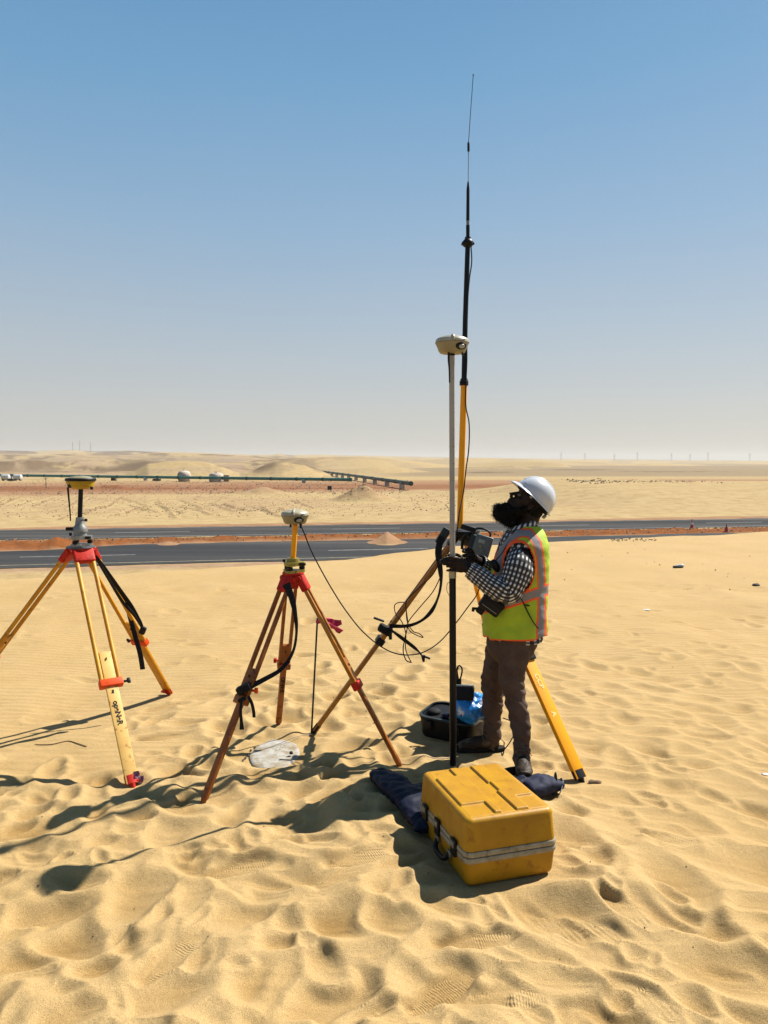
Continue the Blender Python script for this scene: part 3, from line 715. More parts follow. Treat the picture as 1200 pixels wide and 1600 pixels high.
cx_ = np.array([[c[0] for c in CP]]); cy_ = np.array([[c[1] for c in CP]]); cz_ = desert(cx_, cy_)[0]
for (x, y, s_), z_ in zip(CP, cz_):
    t_, n_ = TN(x, y)
    if 61.4 < n_ < 71.2 or 45 < n_ < nfe(t_)+.4: continue
    clod(cl, (x, y, z_), s_)
tag(cl.build('rubble', M_clod, smooth=False), 'scattered dry earth clods on the plain beyond the roads', 'rubble', kind='stuff')

# ------------------------------------------------------------------ haze
hz = MB(); hz.box((0, 0, 36), (16000, 16000, 88)); hm = bpy.data.materials.new('haze_air'); hm.use_nodes = True
hm.node_tree.nodes.remove(hm.node_tree.nodes['Principled BSDF']); pv = hm.node_tree.nodes.new('ShaderNodeVolumePrincipled')
pv.inputs['Color'].default_value = (.87,.84,.79,1); pv.inputs['Density'].default_value = .00013; pv.inputs['Anisotropy'].default_value = .1
hm.node_tree.links.new(pv.outputs[0], hm.node_tree.nodes['Material Output'].inputs['Volume'])
tag(hz.build('haze', hm, smooth=False), 'thin dusty haze over the desert', 'haze', kind='stuff')

# ------------------------------------------------------------------ far things
def pipe(name, a, b, r, m, label, k, sup, lift, groupname=None):
    a = Vector(a); b = Vector(b); L = (b-a).length; d = (b-a)/L
    e = empty(name, (a+b)/2, label, 'pipeline', groupname)
    for i in range(k):
        p = a+d*(L*i/k); q = a+d*(L*(i+1)/k-.12)
        MB().tube([p, q], r, n=14).build('pipe_section', m, e)
        MB().tube([q-d*.15, q+d*.35], r*1.18, n=14).build('flange', M_pipeD, e)
    for i in range(sup):
        p = a+d*(L*(i+.5)/sup); MB().box((p.x, p.y, p.z-r-lift/2+.1), (.9, 1.1, lift+.5), frame((0,0,1), d), .08).build('support', M_supp, e)
def at_z(px, py, z): return G(px, py, z)
pa = at_z(-160, 740.5, -2.7); pb = at_z(548, 749.5, -2.7)
pipe('pipeline', pa, pb, .42, M_pipe, 'long green pipeline crossing the plain from the left edge', 24, 7, .5)
pa = at_z(503, 736.5, -2.6); pb = at_z(642, 755.5, -2.6)
pipe('pipeline', pa, pb, .42, M_pipeD, 'dark green pipeline on pale blocks running back between dunes', 12, 11, .8)
# dusty tanks
def gpt(px, py): g = G(px, py, ZR); return Vector((g.x, g.y, dz(g.x, g.y)))
p = gpt(288, 752.5); e = empty('storage_tank', p, 'rounded dusty white tank standing tall in front of the green pipe', 'tank')
prof = [(0, -.3),(1.5,-.3),(1.85,.5),(2.05,1.4),(1.95,2.3),(1.5,3.0),(.6,3.3),(.0,3.35)]
displace(MB().lathe(p, prof, n=28).build('tank_shell', M_tank, e, ang=80), lambda c, n: .07*mnoise.noise(c*.9))
MB().lathe(p+Vector((0,0,3.25)), [(.35,0),(.35,.3),(0,.3)], n=14).build('hatch', M_tank, e)
p = gpt(338, 753); e = empty('storage_tank', p, 'low squat dusty tank next to a brown box by the pipe', 'tank')
displace(MB().lathe(p, [(0,-.3),(1.9,-.3),(2.15,.4),(2.2,1.5),(1.9,2.3),(1.0,2.75),(0,2.8)], n=28).build('tank_shell', M_tank, e, ang=80), lambda c, n: .08*mnoise.noise(c*.9))
MB().box(p+Vector((0,0,2.85)), (.9,.9,.4), None, .05).build('hatch', M_tank, e)
p = gpt(353.5, 752.5); e = empty('equipment_box', p, 'rusty brown box cabinet at the right of the squat tank', 'cabinet')
MB().box(p+Vector((0,0,.95)), (1.7,1.5,2.0), None, .04).build('cabinet', M_brown, e); MB().box(p+Vector((-.3,-.78,.95)), (.75,.06,1.6)).build('door', M_brown, e)
for px, lab in ((9, 'white cylindrical tank at the far left end by the pipeline'), (28, 'white cylindrical tank right of its twin by the pipeline')):
    p = gpt(px, 751); e = empty('white_tank', p, lab, 'tank', 'white cylindrical tanks by the pipeline')
    MB().tube([p+Vector((-1.3,0,1.1)), p+Vector((-1.1,0,1.1)), p+Vector((1.1,0,1.1)), p+Vector((1.3,0,1.1))], [.5,.85,.85,.5], n=18).build('tank_shell', M_white, e)
    for k in (-.6, 0, .6): MB().tube([p+Vector((k-.05,0,1.1)), p+Vector((k+.05,0,1.1))], .89, n=18).build('hoop', M_supp, e)
    for k in (-.8,.8): MB().box(p+Vector((k,0,.15)), (.25,1.3,.6)).build('saddle', M_dark, e)
p = gpt(18.5, 752); e = empty('pump_set', p, 'dark pump unit between the two white tanks', 'pump')
MB().box(p+Vector((0,-.4,.45)), (1.5,.9,.7), None, .1).build('housing', M_dark, e); MB().lathe(p+Vector((.1,-.4,.8)), [(.25,0),(.25,.45),(.1,.5)], n=12).build('engine', M_steel, e)
p = gpt(178, 751); e = empty('wooden_crate', p, 'small brown crate on the plain right of the left tripod', 'crate')
MB().box(p+Vector((0,0,.55)), (1.5,1.2,1.2), None, .03).build('crate_body', M_brown, e); MB().box(p+Vector((0,-.63,.55)), (1.2,.05,.8)).build('panel', M_dark, e)
p = gpt(245, 751.5); e = empty('covered_trailer', p, 'small white domed cover on a dark base left of the tall tank', 'trailer')
MB().box(p+Vector((0,0,.35)), (2.3,1.4,.6), None, .08).build('base', M_dark, e); MB().ell(p+Vector((0,0,.6)), (.9,.7,.8)).build('cover', M_white, e)
for px in (78, 190):
    p = gpt(px, 749.5)
    pass
p = gpt(515, 768); e = empty('sign_board', p, 'small black square board standing alone on the red track', 'sign')
MB().box(p+Vector((0,0,.75)), (.85,.12,.8), None, .02).build('panel', M_dark, e)
for k in (-.3,.3): MB().box(p+Vector((k,.02,.1)), (.07,.07,.9)).build('leg', M_steel, e)
p = gpt(72, 763); e = empty('marker_post', p, 'thin dark post on the plain left of the left tripod', 'post')
MB().tube([p-Vector((0,0,.2)), p+Vector((0,0,2.2))], .07, n=8).build('post', M_dark, e); MB().box(p+Vector((0,0,2.1)), (.3,.08,.2)).build('plate', M_steel, e)
# lattice masts and pylons on the horizon
def mast(px, ptop, D, label, group, wdt=1.2, arms=0):
    X = (px-600)/FPX*D; zb = dz(X, D)-1; zt = CAM_H-(ptop-722)/FPX*D; H_ = zt-zb
    e = empty('lattice_mast' if not arms else 'power_pylon', (X, D, zb), label, 'mast' if not arms else 'pylon', group)
    mb = MB()
    for sx in (-1, 1):
        for sy in (-1, 1): mb.tube([(X+sx*wdt, D+sy*wdt, zb), (X+sx*wdt*.3, D+sy*wdt*.3, zt)], .14, n=4)
    nb = max(4, int(H_/6))
    for i in range(nb):
        a_, b_ = i/nb, (i+1)/nb; wa, wb2 = lerp(wdt, wdt*.3, a_), lerp(wdt, wdt*.3, b_)
        mb.tube([(X-wa, D-wa, zb+H_*a_), (X+wb2, D-wb2, zb+H_*b_)], .09, n=4); mb.tube([(X+wa, D-wa, zb+H_*a_), (X-wb2, D-wb2, zb+H_*b_)], .09, n=4)
    mb.build('tower', M_steel, e, smooth=False)
    for i in range(arms):
        z_ = zt-2-i*3.5; am = MB(); am.tube([(X-6, D, z_), (X, D, z_+.8), (X+6, D, z_)], .14, n=4); am.build('cross_arm', M_steel, e, smooth=False)
mast(115, 691, 2450, 'faint thin mast on the left skyline, leftmost of three', 'masts on the left skyline')
mast(126, 689, 2450, 'faint thin mast on the left skyline, middle of three', 'masts on the left skyline')
mast(143, 691, 2450, 'faint thin mast on the left skyline, rightmost of three', 'masts on the left skyline')
words = ['first', 'second', 'third', 'fourth', 'fifth', 'sixth', 'seventh', 'eighth']
for i, px in enumerate((876, 913, 959, 995, 1048, 1077, 1105, 1170)):
    mast(px, 707+(i % 3)*1.2, 2500, 'faint power pylon in the haze right of the worker, %s from the left' % words[i], 'power pylons fading in the haze', 2.0, 3)
# traffic cones beside the farther road
for px, pb_, h_, lab in ((1081, 825.5, .78, 'red traffic cone with white collar standing at the road edge'), (1135, 831.5, .66, 'plain dark red traffic cone on the orange earth at far right')):
    g = G(px, pb_, ZR); z_ = max(dz(g.x, g.y), ZR+.03); e = empty('traffic_cone', (g.x, g.y, z_), lab, 'cone', 'traffic cones by the farther road')
    MB().box((g.x, g.y, z_+.02), (.42,.42,.05), None, .01).build('base', M_cone, e)
    MB().lathe((g.x, g.y, z_+.04), [(.15,0),(.11,h_*.35)], n=16).build('cone_body', M_cone, e)
    MB().lathe((g.x, g.y, z_+.04+h_*.352), [(.112,0),(.065,h_*.25)], n=16).build('collar', M_white if px < 1100 else M_cone, e)
    MB().lathe((g.x, g.y, z_+.04+h_*.605), [(.062,0),(.025,h_*.36),(.02,h_*.37)], n=16).build('tip', M_cone, e)

# ------------------------------------------------------------------ pebbles and litter on the near dune
pb2 = MB(); rp = random.Random(21)
PBS = []
for _ in range(60): PBS.append((rp.uniform(955, 1025), rp.gauss(842.5, 1.6), rp.uniform(.010, .028)))
for _ in range(26): PBS.append((rp.uniform(860, 1200), rp.uniform(838, 920), rp.uniform(.006, .018)))
for _ in range(60): PBS.append((rp.uniform(20, 1190), rp.uniform(920, 1500), rp.uniform(.002, .006)))
for _ in range(25): PBS.append((rp.gauss(560, 40), rp.gauss(1075, 30), rp.uniform(.003, .008)))
for px, py, s_ in PBS:
    g = G(px, py)
    if g.y > 24: continue
    clod(pb2, (g.x, g.y, gz(g.x, g.y)+s_*.3), s_)
tag(pb2.build('pebbles', M_peb, smooth=False), 'small dark pebbles scattered over the dune', 'pebbles', kind='stuff')
g = G(1060, 888); z_ = gz(g.x, g.y)
e = empty('bone_white_scrap', (g.x, g.y, z_), 'curled white and black scrap lying alone on smooth sand at right', 'litter')
MB().tube(cat([Vector((g.x-.10,g.y,z_+.01)), Vector((g.x-.02,g.y,z_+.03)), Vector((g.x+.06,g.y,z_+.035)), Vector((g.x+.10,g.y+.01,z_+.02))]), rl([.006,.02,.03,.012]), n=10).build('wrapping', M_white, e)
MB().box((g.x-.02,g.y-.03,z_+.018), (.16,.07,.035), None, .01).build('underside', M_dark, e)
g = G(1182, 912); z_ = gz(g.x, g.y); tag(displace(MB().ell((g.x, g.y, z_+.01), (.055,.05,.028), nu=14, nv=8).build('stone', M_peb), lambda c, n: .012*mnoise.noise(c*30)), 'dark stone near the right edge of the smooth sand', 'stone')
g = G(1010, 952); z_ = gz(g.x, g.y); tag(displace(MB().box((g.x, g.y, z_+.006), (.085,.06,.006), None, .002).build('paper_scrap', M_white), lambda c, n: .006*mnoise.noise(c*40)), 'tiny white paper scrap flat on the sand right of the worker', 'litter')
g = G(1196, 1211); z_ = gz(g.x, g.y); tag(displace(MB().box((g.x, g.y, z_+.008), (.035,.02,.006), None, .002).build('paper_scrap', M_white), lambda c, n: .004*mnoise.noise(c*40)), 'tiny white scrap at the right edge of the trodden sand', 'litter')

# ------------------------------------------------------------------ tripods
def text_mesh(body, size, m, name, parent, c, xdir, zdir, depth=.0006):
    cu = bpy.data.curves.new(name, 'FONT'); cu.body = body; cu.size = size; cu.extrude = depth; cu.align_x = 'LEFT'; cu.align_y = 'CENTER'; cu.offset = .0012
    t = bpy.data.objects.new(name, cu); COL.objects.link(t)
    dg = bpy.context.evaluated_depsgraph_get(); me = bpy.data.meshes.new_from_object(t.evaluated_get(dg)); bpy.data.objects.remove(t)
    R = frame(zdir, xdir).to_4x4(); R.translation = Vector(c); me.transform(R); me.materials.clear(); me.materials.append(m)
    return link(bpy.data.objects.new(name, me), parent)
def leg(root, hinge, foot, fr, lat, wd, rr0, m_rod, m_board, m_clamp, m_foot, board_w, f_clamp=.62, board_t=.022, board_from=.14, spread_top=1.0, square=False, footstep=True, lever=1, text=None):
    hinge = Vector(hinge); foot = Vector(foot); d = (foot-hinge); L = d.length; d.normalize()
    lat = Vector(lat); lat = (lat-d*lat.dot(d)).normalized(); nrm = d.cross(lat).normalized()
    if nrm.y > 0: nrm = -nrm
    R = frame(d, lat)
    clampP = hinge+d*L*f_clamp
    up = MB()
    for s_ in (-1, 1):
        a = hinge+lat*s_*wd*.5*spread_top+d*.03; b = clampP+lat*s_*wd*.5
        if square: up.box((a+b)/2, (rr0*1.9, rr0*2.1, (b-a).length), frame(b-a, lat), .003)
        else: up.tube([a, b], rr0, n=14)
    o = up.build('leg', m_rod, root)
    def sub(mb, name, m, **k):
        q = mb.build(name, m, o, **k); q.matrix_parent_inverse = Matrix.Identity(4); return q
    b0 = hinge+d*L*(f_clamp-board_from); b1 = foot+d*.03-d*.05
    sub(MB().box((b0+b1)/2, (board_w, board_t, (b1-b0).length), R, .003), 'lower_board', m_board)
    sub(MB().tube([b1-d*.05, b1+d*.0], board_w*.56, board_t*.75, ref=lat, n=12).tube([b1, b1+d*.07], [.018, .004], n=10), 'foot', m_foot)
    if footstep: sub(MB().box(b1-d*.01+nrm*-.0+lat*board_w*.55, (.05, .028, .012), frame(d, lat), .003), 'foot_step', m_foot)
    cb = MB().box(clampP, (wd+rr0*2.6, board_t+.028, .052), R, .008, 3)
    sub(cb, 'clamp', m_clamp)
    if lever:
        q = clampP+lat*lever*(wd*.5+rr0*1.3); sub(MB().tube([q, q+lat*lever*.028], .008, n=10).box(q+lat*lever*.036+nrm*.004, (.022, .016, .036), R, .006), 'clamp_lever', M_blk if m_clamp is M_clamp else m_clamp)
    sub(MB().box(hinge+d*(L*(f_clamp-board_from)+.05)+nrm*board_t*.52, (.016,.004,.016), frame(nrm, d), .001), 'bolt', M_dark)
    if text:
        p = hinge+d*L*(f_clamp+.075)+nrm*(board_t*.5+.001)
        xd = d; t_ = text_mesh(text[0], text[1], text[2], 'lettering', o, p, xd, nrm); t_.matrix_parent_inverse = Matrix.Identity(4)
        if len(text) > 3:
            t_ = text_mesh(text[3], text[1]*.42, text[2], 'lettering', o, hinge+d*L*(f_clamp+.03)+nrm*(board_t*.5+.001)+lat*0, xd, nrm); t_.matrix_parent_inverse = Matrix.Identity(4)
    return dict(d=d, L=L, lat=lat, nrm=nrm, clamp=clampP, hinge=hinge, obj=o)
def tripod(name, feet, headc, label, cfg):
    headc = Vector(headc); base = sum((Vector(f) for f in feet), Vector())/3; base.z = min(f[2] for f in feet)
    root = empty(name, base, label, 'tripod', None)
    R0 = cfg.get('hr', .085); legs = []
    for i, f in enumerate(feet):
        f = Vector(f); rad = Vector((f.x-headc.x, f.y-headc.y, 0)).normalized(); lat = Vector((-rad.y, rad.x, 0))
        hinge = headc+rad*R0*.72+Vector((0,0,-.02))
        kw = dict(cfg['leg']); kw.update(cfg.get('per', {}).get(i, {}))
        li = leg(root, hinge, f, None, lat, **kw); legs.append(li)
        d = li['d']
        h = MB().box(hinge+d*.035, (cfg['leg']['wd']+.032, .046, .11), frame(d, li['lat']), .012, 3)
        h.tube([hinge-li['lat']*(cfg['leg']['wd']*.5+.026), hinge+li['lat']*(cfg['leg']['wd']*.5+.026)], .016, n=12)
        h.build('hinge', cfg['head_m'], root)
    MB().lathe(headc+Vector((0,0,-.035)), [(.0,-.02),(R0*.6,-.02),(R0*.9,.005),(R0,.022),(R0,.034),(0,.034)], n=30).build('head', cfg['head_m'], root)
    MB().lathe(headc+Vector((0,0,.0005)), [(0,0),(R0*1.05,0),(R0*1.08,.004),(R0*1.05,.012),(0,.012)], n=36).build('head_plate', cfg.get('plate_m', M_disc), root)
    return root, legs

def sandpt(p, dzp=0): return Vector((p.x, p.y, gz(p.x, p.y)+dzp))
# --- left yellow tripod
F1 = [sandpt(G(208,1227)), sandpt(G(265,1083)), sandpt(G(-96,1130))]
H1c = P(126, 856, 5.24)
T1, L1 = tripod('survey_tripod', F1, H1c, 'yellow tripod with red head at the far left, carrying a yellow receiver', dict(hr=.088, head_m=M_red,
    leg=dict(wd=.105, rr0=.0145, m_rod=M_yel, m_board=M_yelB, m_clamp=M_clamp, m_foot=M_red, board_w=.072, f_clamp=.60, board_from=.13),
    per={0: dict(text=('opeNeR', .046, M_letk, 'ing')), 1: dict(m_board=M_yel), 2: dict(m_board=M_yel)}))
# pink patch on the head
MB().box(H1c+Vector((.03,-.105,-.065)), (.06,.006,.022), None, .002).build('label_patch', M_pink, T1)
# --- middle brown tripod
F2 = [sandpt(G(317,1251)), sandpt(G(435,1129)), sandpt(G(625,1194))]
H2c = P(458, 897, 4.70)
T2, L2 = tripod('survey_tripod', F2, H2c, 'brown wooden tripod with red head in the middle, straddling the cement disc', dict(hr=.062, head_m=M_red, plate_m=M_red,
    leg=dict(wd=.060, rr0=.011, m_rod=M_wood, m_board=M_wood, m_clamp=M_wood, m_foot=M_wood, board_w=.040, f_clamp=.57, board_from=.14, board_t=.024, square=True, footstep=False, lever=0),
    per={1: dict(text=('OPeNeR', .040, M_letk), m_clamp=M_wood), 2: dict(m_rod=M_wood2, m_clamp=M_red)}))
for k, (px, py, Y_) in enumerate(((398,1079,4.36),(432,1032,5.12))):
    q = P(px, py, Y_); s_ = 1 if k == 0 else -1
    MB().tube([q-Vector((.035*s_,0,0)), q+Vector((.012*s_,0,0))], .007, n=10).tube([q, q+Vector((.018*s_,0,0))], .017, n=16).build('clamp_knob', M_clamp if k == 0 else M_red, T2)
MB().box(L2[1]['clamp']-L2[1]['d']*.02+L2[1]['nrm']*.018, (.058,.01,.02), frame(L2[1]['d'], L2[1]['lat']), .003).build('clamp_plate', M_red, T2)
# --- mast tripod
F3 = [sandpt(G(489,1143)), sandpt(G(910,1219)), None]
a3, b3 = Vector((F3[0].x, F3[0].y, 0)), Vector((F3[1].x, F3[1].y, 0)); e3 = b3-a3; pr = Vector((-e3.y, e3.x, 0)).normalized()
c3_ = (a3+b3)/2+pr*e3.length*.80; F3[2] = sandpt(c3_)
H3c = P(728, 832, 5.22)
T3, L3 = tripod('survey_tripod', F3, H3c, 'large yellow and black tripod behind the worker, holding the antenna mast', dict(hr=.088, head_m=M_blk, plate_m=M_blk,
    leg=dict(wd=.075, rr0=.014, m_rod=M_wood2, m_board=M_wood2, m_clamp=M_blk, m_foot=M_blk, board_w=.052, f_clamp=.53, board_from=.12, board_t=.028, square=True, footstep=False, lever=-1),
    per={1: dict(m_rod=M_org, m_board=M_org, board_w=.085, m_foot=M_blk, lever=0), 2: dict(m_rod=M_org, m_board=M_org, lever=0)}))
# handwriting on the right board: loose white strokes
d_ = L3[1]['d']; la = L3[1]['lat']; nn = L3[1]['nrm']
for k, (s0, wr) in enumerate(((.60, 'CCP'), (.745, 'A'))):
    p = L3[1]['hinge']+d_*L3[1]['L']*s0+nn*.0155
    o = text_mesh(wr, .05, M_letw, 'handwriting', L3[1]['obj'], p, d_, nn, .0004); o.matrix_parent_inverse = Matrix.Identity(4)

# --- straps
def strap(name, pts, wd, parent, nrm=(0,1,0), m=M_rub, tw=None, ws=None, n=8):
    c = cat(pts, n); mb = MB().ribbon(c, wd, nrm=nrm, tw=rl(tw, n) if tw else None, ws=rl(ws, n) if ws else None); return mb.build(name, m, parent)
Y1 = 5.35
strap('strap', [P(150,868,5.2), P(165,890,5.3), P(183,916,5.4), P(203,945,5.5), P(217,968,5.55), P(224,982,5.58)], .04, T1, tw=[0,.2,.4,.2,.5,.9], ws=[.015,.03,.04,.04,.035,.03])
strap('strap', [P(150,870,5.22), P(168,902,5.3), P(190,938,5.45), P(210,962,5.5), P(222,982,5.58)], .025, T1, tw=[.2,.4,.2,.4,.7])
strap('strap', [P(200,955,5.62), P(206,975,5.6), P(213,1000,5.58), P(219,1022,5.57), P(223,1046,5.57)], .035, T1, ws=[.028,.034,.036,.036,.036])
MB().box(P(223,985,5.56), (.045,.03,.06), Matrix.Rotation(.4,3,'Y'), .01).build('buckle', M_blk, T1)
strap('strap', [P(447,912,4.60), P(456,935,4.58), P(462,965,4.56), P(463,992,4.52), P(457,1020,4.48), P(440,1045,4.44), P(412,1062,4.40), P(388,1074,4.34), P(379,1078,4.30)], .03, T2, tw=[0,.3,.7,1.0,.9,.5,.2,0,0], ws=[.05,.04,.032,.028,.024,.024,.028,.034,.036])
MB().box(P(381,1076,4.33), (.085,.055,.045), Matrix.Rotation(-.45,3,'Y'), .01).build('strap_wrap', M_rub, T2)
MB().box(P(379,1092,4.32), (.05,.05,.02), Matrix.Rotation(-.45,3,'Y'), .006).build('strap_wrap', M_rub, T2)
strap('strap_tail', [P(388,1088,4.29), P(393,1098,4.28), P(396,1110,4.28), P(397,1121,4.28)], .018, T2)
strap('strap_tail', [P(377,1095,4.28), P(376,1112,4.27), P(377,1126,4.27), P(378,1140,4.27)], .02, T2, ws=[.014,.016,.018,.026])
# mast tripod straps
strap('strap', [P(690,838,5.05), P(685,862,5.02), P(688,890,5.0), P(689,912,5.0), P(684,935,5.0), P(674,955,5.02), P(658,970,5.04), P(636,978,5.06), P(608,978,5.08)], .03, T3, tw=[0,.2,.5,.9,1.1,.8,.6,.3,.1], ws=[.04,.045,.035,.022,.022,.030,.018,.022,.028])
MB().box(P(602,984,5.10), (.10,.07,.055), Matrix.Rotation(.5,3,'Y'), .014).build('strap_wrap', M_rub, T3)
MB().box(P(592,968,5.08), (.075,.02,.014), Matrix.Rotation(.35,3,'Y'), .005).build('strap_buckle', M_blk, T3)
MB().box(P(610,993,5.05), (.022,.018,.055), None, .005).build('strap_buckle', M_blk, T3)
strap('strap_tail', [P(612,985,5.04), P(628,997,5.04), P(645,1010,5.04), P(656,1020,5.04), P(662,1030,5.04)], .02, T3, tw=[.8,.3,.2,.6,.9], ws=[.02,.026,.024,.012,.01])
MB().tube([P(661,1024,5.04), P(662,1034,5.04)], [.014,.008], n=8).tube([P(664,1026,5.04), P(672,1029,5.04)], .008, n=8).build('strap_buckle', M_blk, T3)
MB().box(P(692,838,5.08), (.055,.05,.12), Matrix.Rotation(.55,3,'Y'), .01).build('hinge_bracket', M_radioB, T3)

# ------------------------------------------------------------------ instruments
def rotz(a): return Matrix.Rotation(a, 3, 'Z')
def cream_receiver(c, s_, label, badge_ang, tilt=0.0, whip=None):
    c = Vector(c); e = empty('satellite_receiver', c, label, 'receiver'); R = rotz(badge_ang)
    r = s_
    MB().lathe(c, [(0,-.31*r*2),(.60*r,-.31*r*2),(.73*r,-.285*r*2),(.81*r,-.22*r*2),(.86*r,-.14*r*2),(.955*r,-.045*r*2),(.985*r,-.004*r*2),(.0,-.004*r*2)], n=40).build('lower_housing', M_cream2, e, ang=50)
    MB().lathe(c, [(0,-.003*r*2),(1.0*r,-.003*r*2),(1.0*r,.003*r*2),(0,.003*r*2)], n=40).build('seam', M_dark, e)
    MB().lathe(c, [(0,.003*r*2),(.99*r,.004*r*2),(.975*r,.06*r*2),(.91*r,.115*r*2),(.76*r,.155*r*2),(.55*r,.175*r*2),(.52*r,.19*r*2),(.40*r,.20*r*2),(0,.205*r*2)], n=40).build('upper_dome', M_cream, e, ang=50)
    fwd = R @ Vector((0,-1,0)); side = R @ Vector((1,0,0))
    MB().tube(cat([c+Vector((0,-1,0))*r*a+Vector((0,0,z*r*2)) for a, z in ((.985,.03),(.915,.120),(.76,.165),(.5,.195),(.2,.215))]), .008, n=8).build('dome_ridge', M_cream, e)
    # oval badge on the housing
    bc = c+fwd*r*.875+Vector((0,0,-.135*r*2)); BR = frame((fwd*.9-Vector((0,0,.42))).normalized(), side)
    MB().lathe(bc, [(0,-.006),(.34*r,-.006),(.36*r,0),(.33*r,.006),(.25*r,.008),(0,.008)], BR, 28, sc=(1.0,.62)).build('badge_ring', M_blk, e)
    MB().lathe(bc+BR@Vector((0,0,.0085)), [(0,0),(.21*r,0),(.19*r,.003),(0,.003)], BR, 24, sc=(1.0,.62)).build('badge_face', M_dial, e)
    MB().tube([c+Vector((-.25*r,-.5*r,-.62*r)), c+Vector((-.25*r,-.5*r,-.75*r))], .006, n=8).build('connector', M_blk, e)
    MB().lathe(c+Vector((0,0,-.36*r*2)), [(0,0),(.16*r,0),(.16*r,.05*r*2),(0,.05*r*2)], n=18).build('mount', M_blk, e)
    t1 = text_mesh('GNSS', .011, M_letk, 'lettering', e, c+Vector((.45*r,-.86*r,.035*r*2)), (.9,.42,0), (.35,-.8,.45))
    return e
# receiver on the middle tripod
rc2 = P(461, 805, 4.70)
E2 = cream_receiver(rc2, .087, 'cream domed receiver on the yellow rod above the middle tripod', .42)
MB().tube([rc2+Vector((-.022,-.045,-.055)), rc2+Vector((-.022,-.045,-.07))], .007, n=8).build('connector', M_blk, E2)
# tribrach, middle
tb = H2c+Vector((0,0,.0125))
e = empty('tribrach', tb, 'olive yellow levelling base with a yellow rod on the middle tripod', 'tribrach')
def tri_plate(mb, c, r, h, a0=0.3, bev=.004):
    vs = []; K = 24
    for z in (0, h):
        for i in range(K):
            th = 2*PI*i/K; rr2 = r*(.84+.16*math.cos(3*(th-a0))); vs.append(Vector(c)+Vector((rr2*math.cos(th), rr2*math.sin(th), z)))
    fs = [(i, (i+1)%K, K+(i+1)%K, K+i) for i in range(K)]+[tuple(range(K-1,-1,-1)), tuple(range(K, 2*K))]
    mb.add(vs, fs); return mb
def tribrach(e, c, r, mt, h=.075):
    c = Vector(c)
    tri_plate(MB(), c, r, h*.2).build('base_plate', mt, e)
    for k in range(3):
        a = .3+k*2*PI/3+PI/3*0; q = c+Vector((r*.74*math.cos(a), r*.74*math.sin(a), h*.21))
        MB().lathe(q, [(.006,0),(.017,.002),(.018,h*.10),(.017,h*.28),(.006,h*.3),(.006,h*.42)], n=16).build('foot_screw', M_blk, e)
    tri_plate(MB(), c+Vector((0,0,h*.55)), r*.95, h*.3).build('body', mt, e)
    MB().lathe(c+Vector((0,0,h*.851)), [(0,0),(r*.55,0),(r*.5,h*.3),(0,h*.3)], n=24).build('collar', mt, e)
    MB().tube([c+Vector((-r*.7,-r*.3,h*.86)), c+Vector((-r*.7,-r*.3,h*1.1))], .009, n=10).build('bubble_level', M_blk, e)
    MB().tube([c+Vector((r*.6,-r*.35,h*.7)), c+Vector((r*1.05,-r*.6,h*.72))], .009, n=10).build('lock_knob', M_blk, e)
tribrach(e, tb, .075, M_oliv)
MB().tube([tb+Vector((0,0,.07)), rc2+Vector((0,0,-.06))], .0165, n=18).build('rod', M_org, e)
# receiver, left
rc1 = P(126, 752, 5.24)
E1 = empty('satellite_receiver', rc1, 'yellow and black disc receiver with cream top on the left tripod', 'receiver')
r = .098
MB().lathe(rc1, [(0,-.052),(.055,-.052),(.062,-.045),(.082,-.040),(.093,-.008),(.093,.002),(0,.002)], n=40).build('lower_housing', M_ryel, E1, ang=35)
MB().lathe(rc1, [(0,.0025),(.100,.0025),(.101,.016),(.096,.022),(0,.022)], n=40).build('rim_band', M_blk, E1)
MB().lathe(rc1, [(0,.0225),(.078,.0225),(.066,.031),(.03,.037),(0,.038)], n=40).build('top_cap', M_cream2, E1, ang=60)
MB().tube(cat([rc1+Vector((-.076,-.03,-.04)), rc1+Vector((-.073,-.03,-.09)), rc1+Vector((-.066,-.03,-.20)), rc1+Vector((-.064,-.03,-.268))]), rl([.0075,.0065,.005,.0045]), n=8).build('whip_antenna', M_blk, E1)
MB().box(rc1+Vector((.085,-.03,-.046)), (.018,.018,.02), None, .004).build('connector', M_blk, E1)
MB().box(rc1+Vector((-.05,-.066,-.03)), (.035,.012,.026), rotz(-.7), .003).build('port_cover', M_dark, E1)
t1b = H1c+Vector((0,0,.0125)); e = empty('tribrach', t1b, 'grey metal levelling base with a black rod on the left tripod', 'tribrach')
tribrach(e, t1b, .082, M_met, .085)
MB().lathe(t1b+Vector((0,0,.098)), [(0,0),(.05,0),(.048,.03),(.034,.045),(.028,.085),(.026,.10),(0,.10)], n=24).build('adapter', M_met, e)
MB().tube([t1b+Vector((0,0,.195)), rc1+Vector((0,0,-.05))], .0155, n=18).build('rod', M_pole, e)
MB().tube([t1b+Vector((-.03,-.02,.12)), t1b+Vector((-.085,-.03,.12))], .012, n=12).build('lock_knob', M_blk, e)
MB().tube([t1b+Vector((.02,-.02,.18)), t1b+Vector((.045,-.03,.18)), t1b+Vector((.046,-.03,.18)), t1b+Vector((.06,-.03,.18))], [.004,.004,.010,.010], n=12).build('lock_knob', M_blk, e)
MB().box(t1b+Vector((.02,-.075,.012)), (.03,.01,.02), None, .002).build('paint_chip', M_lgrey, e)

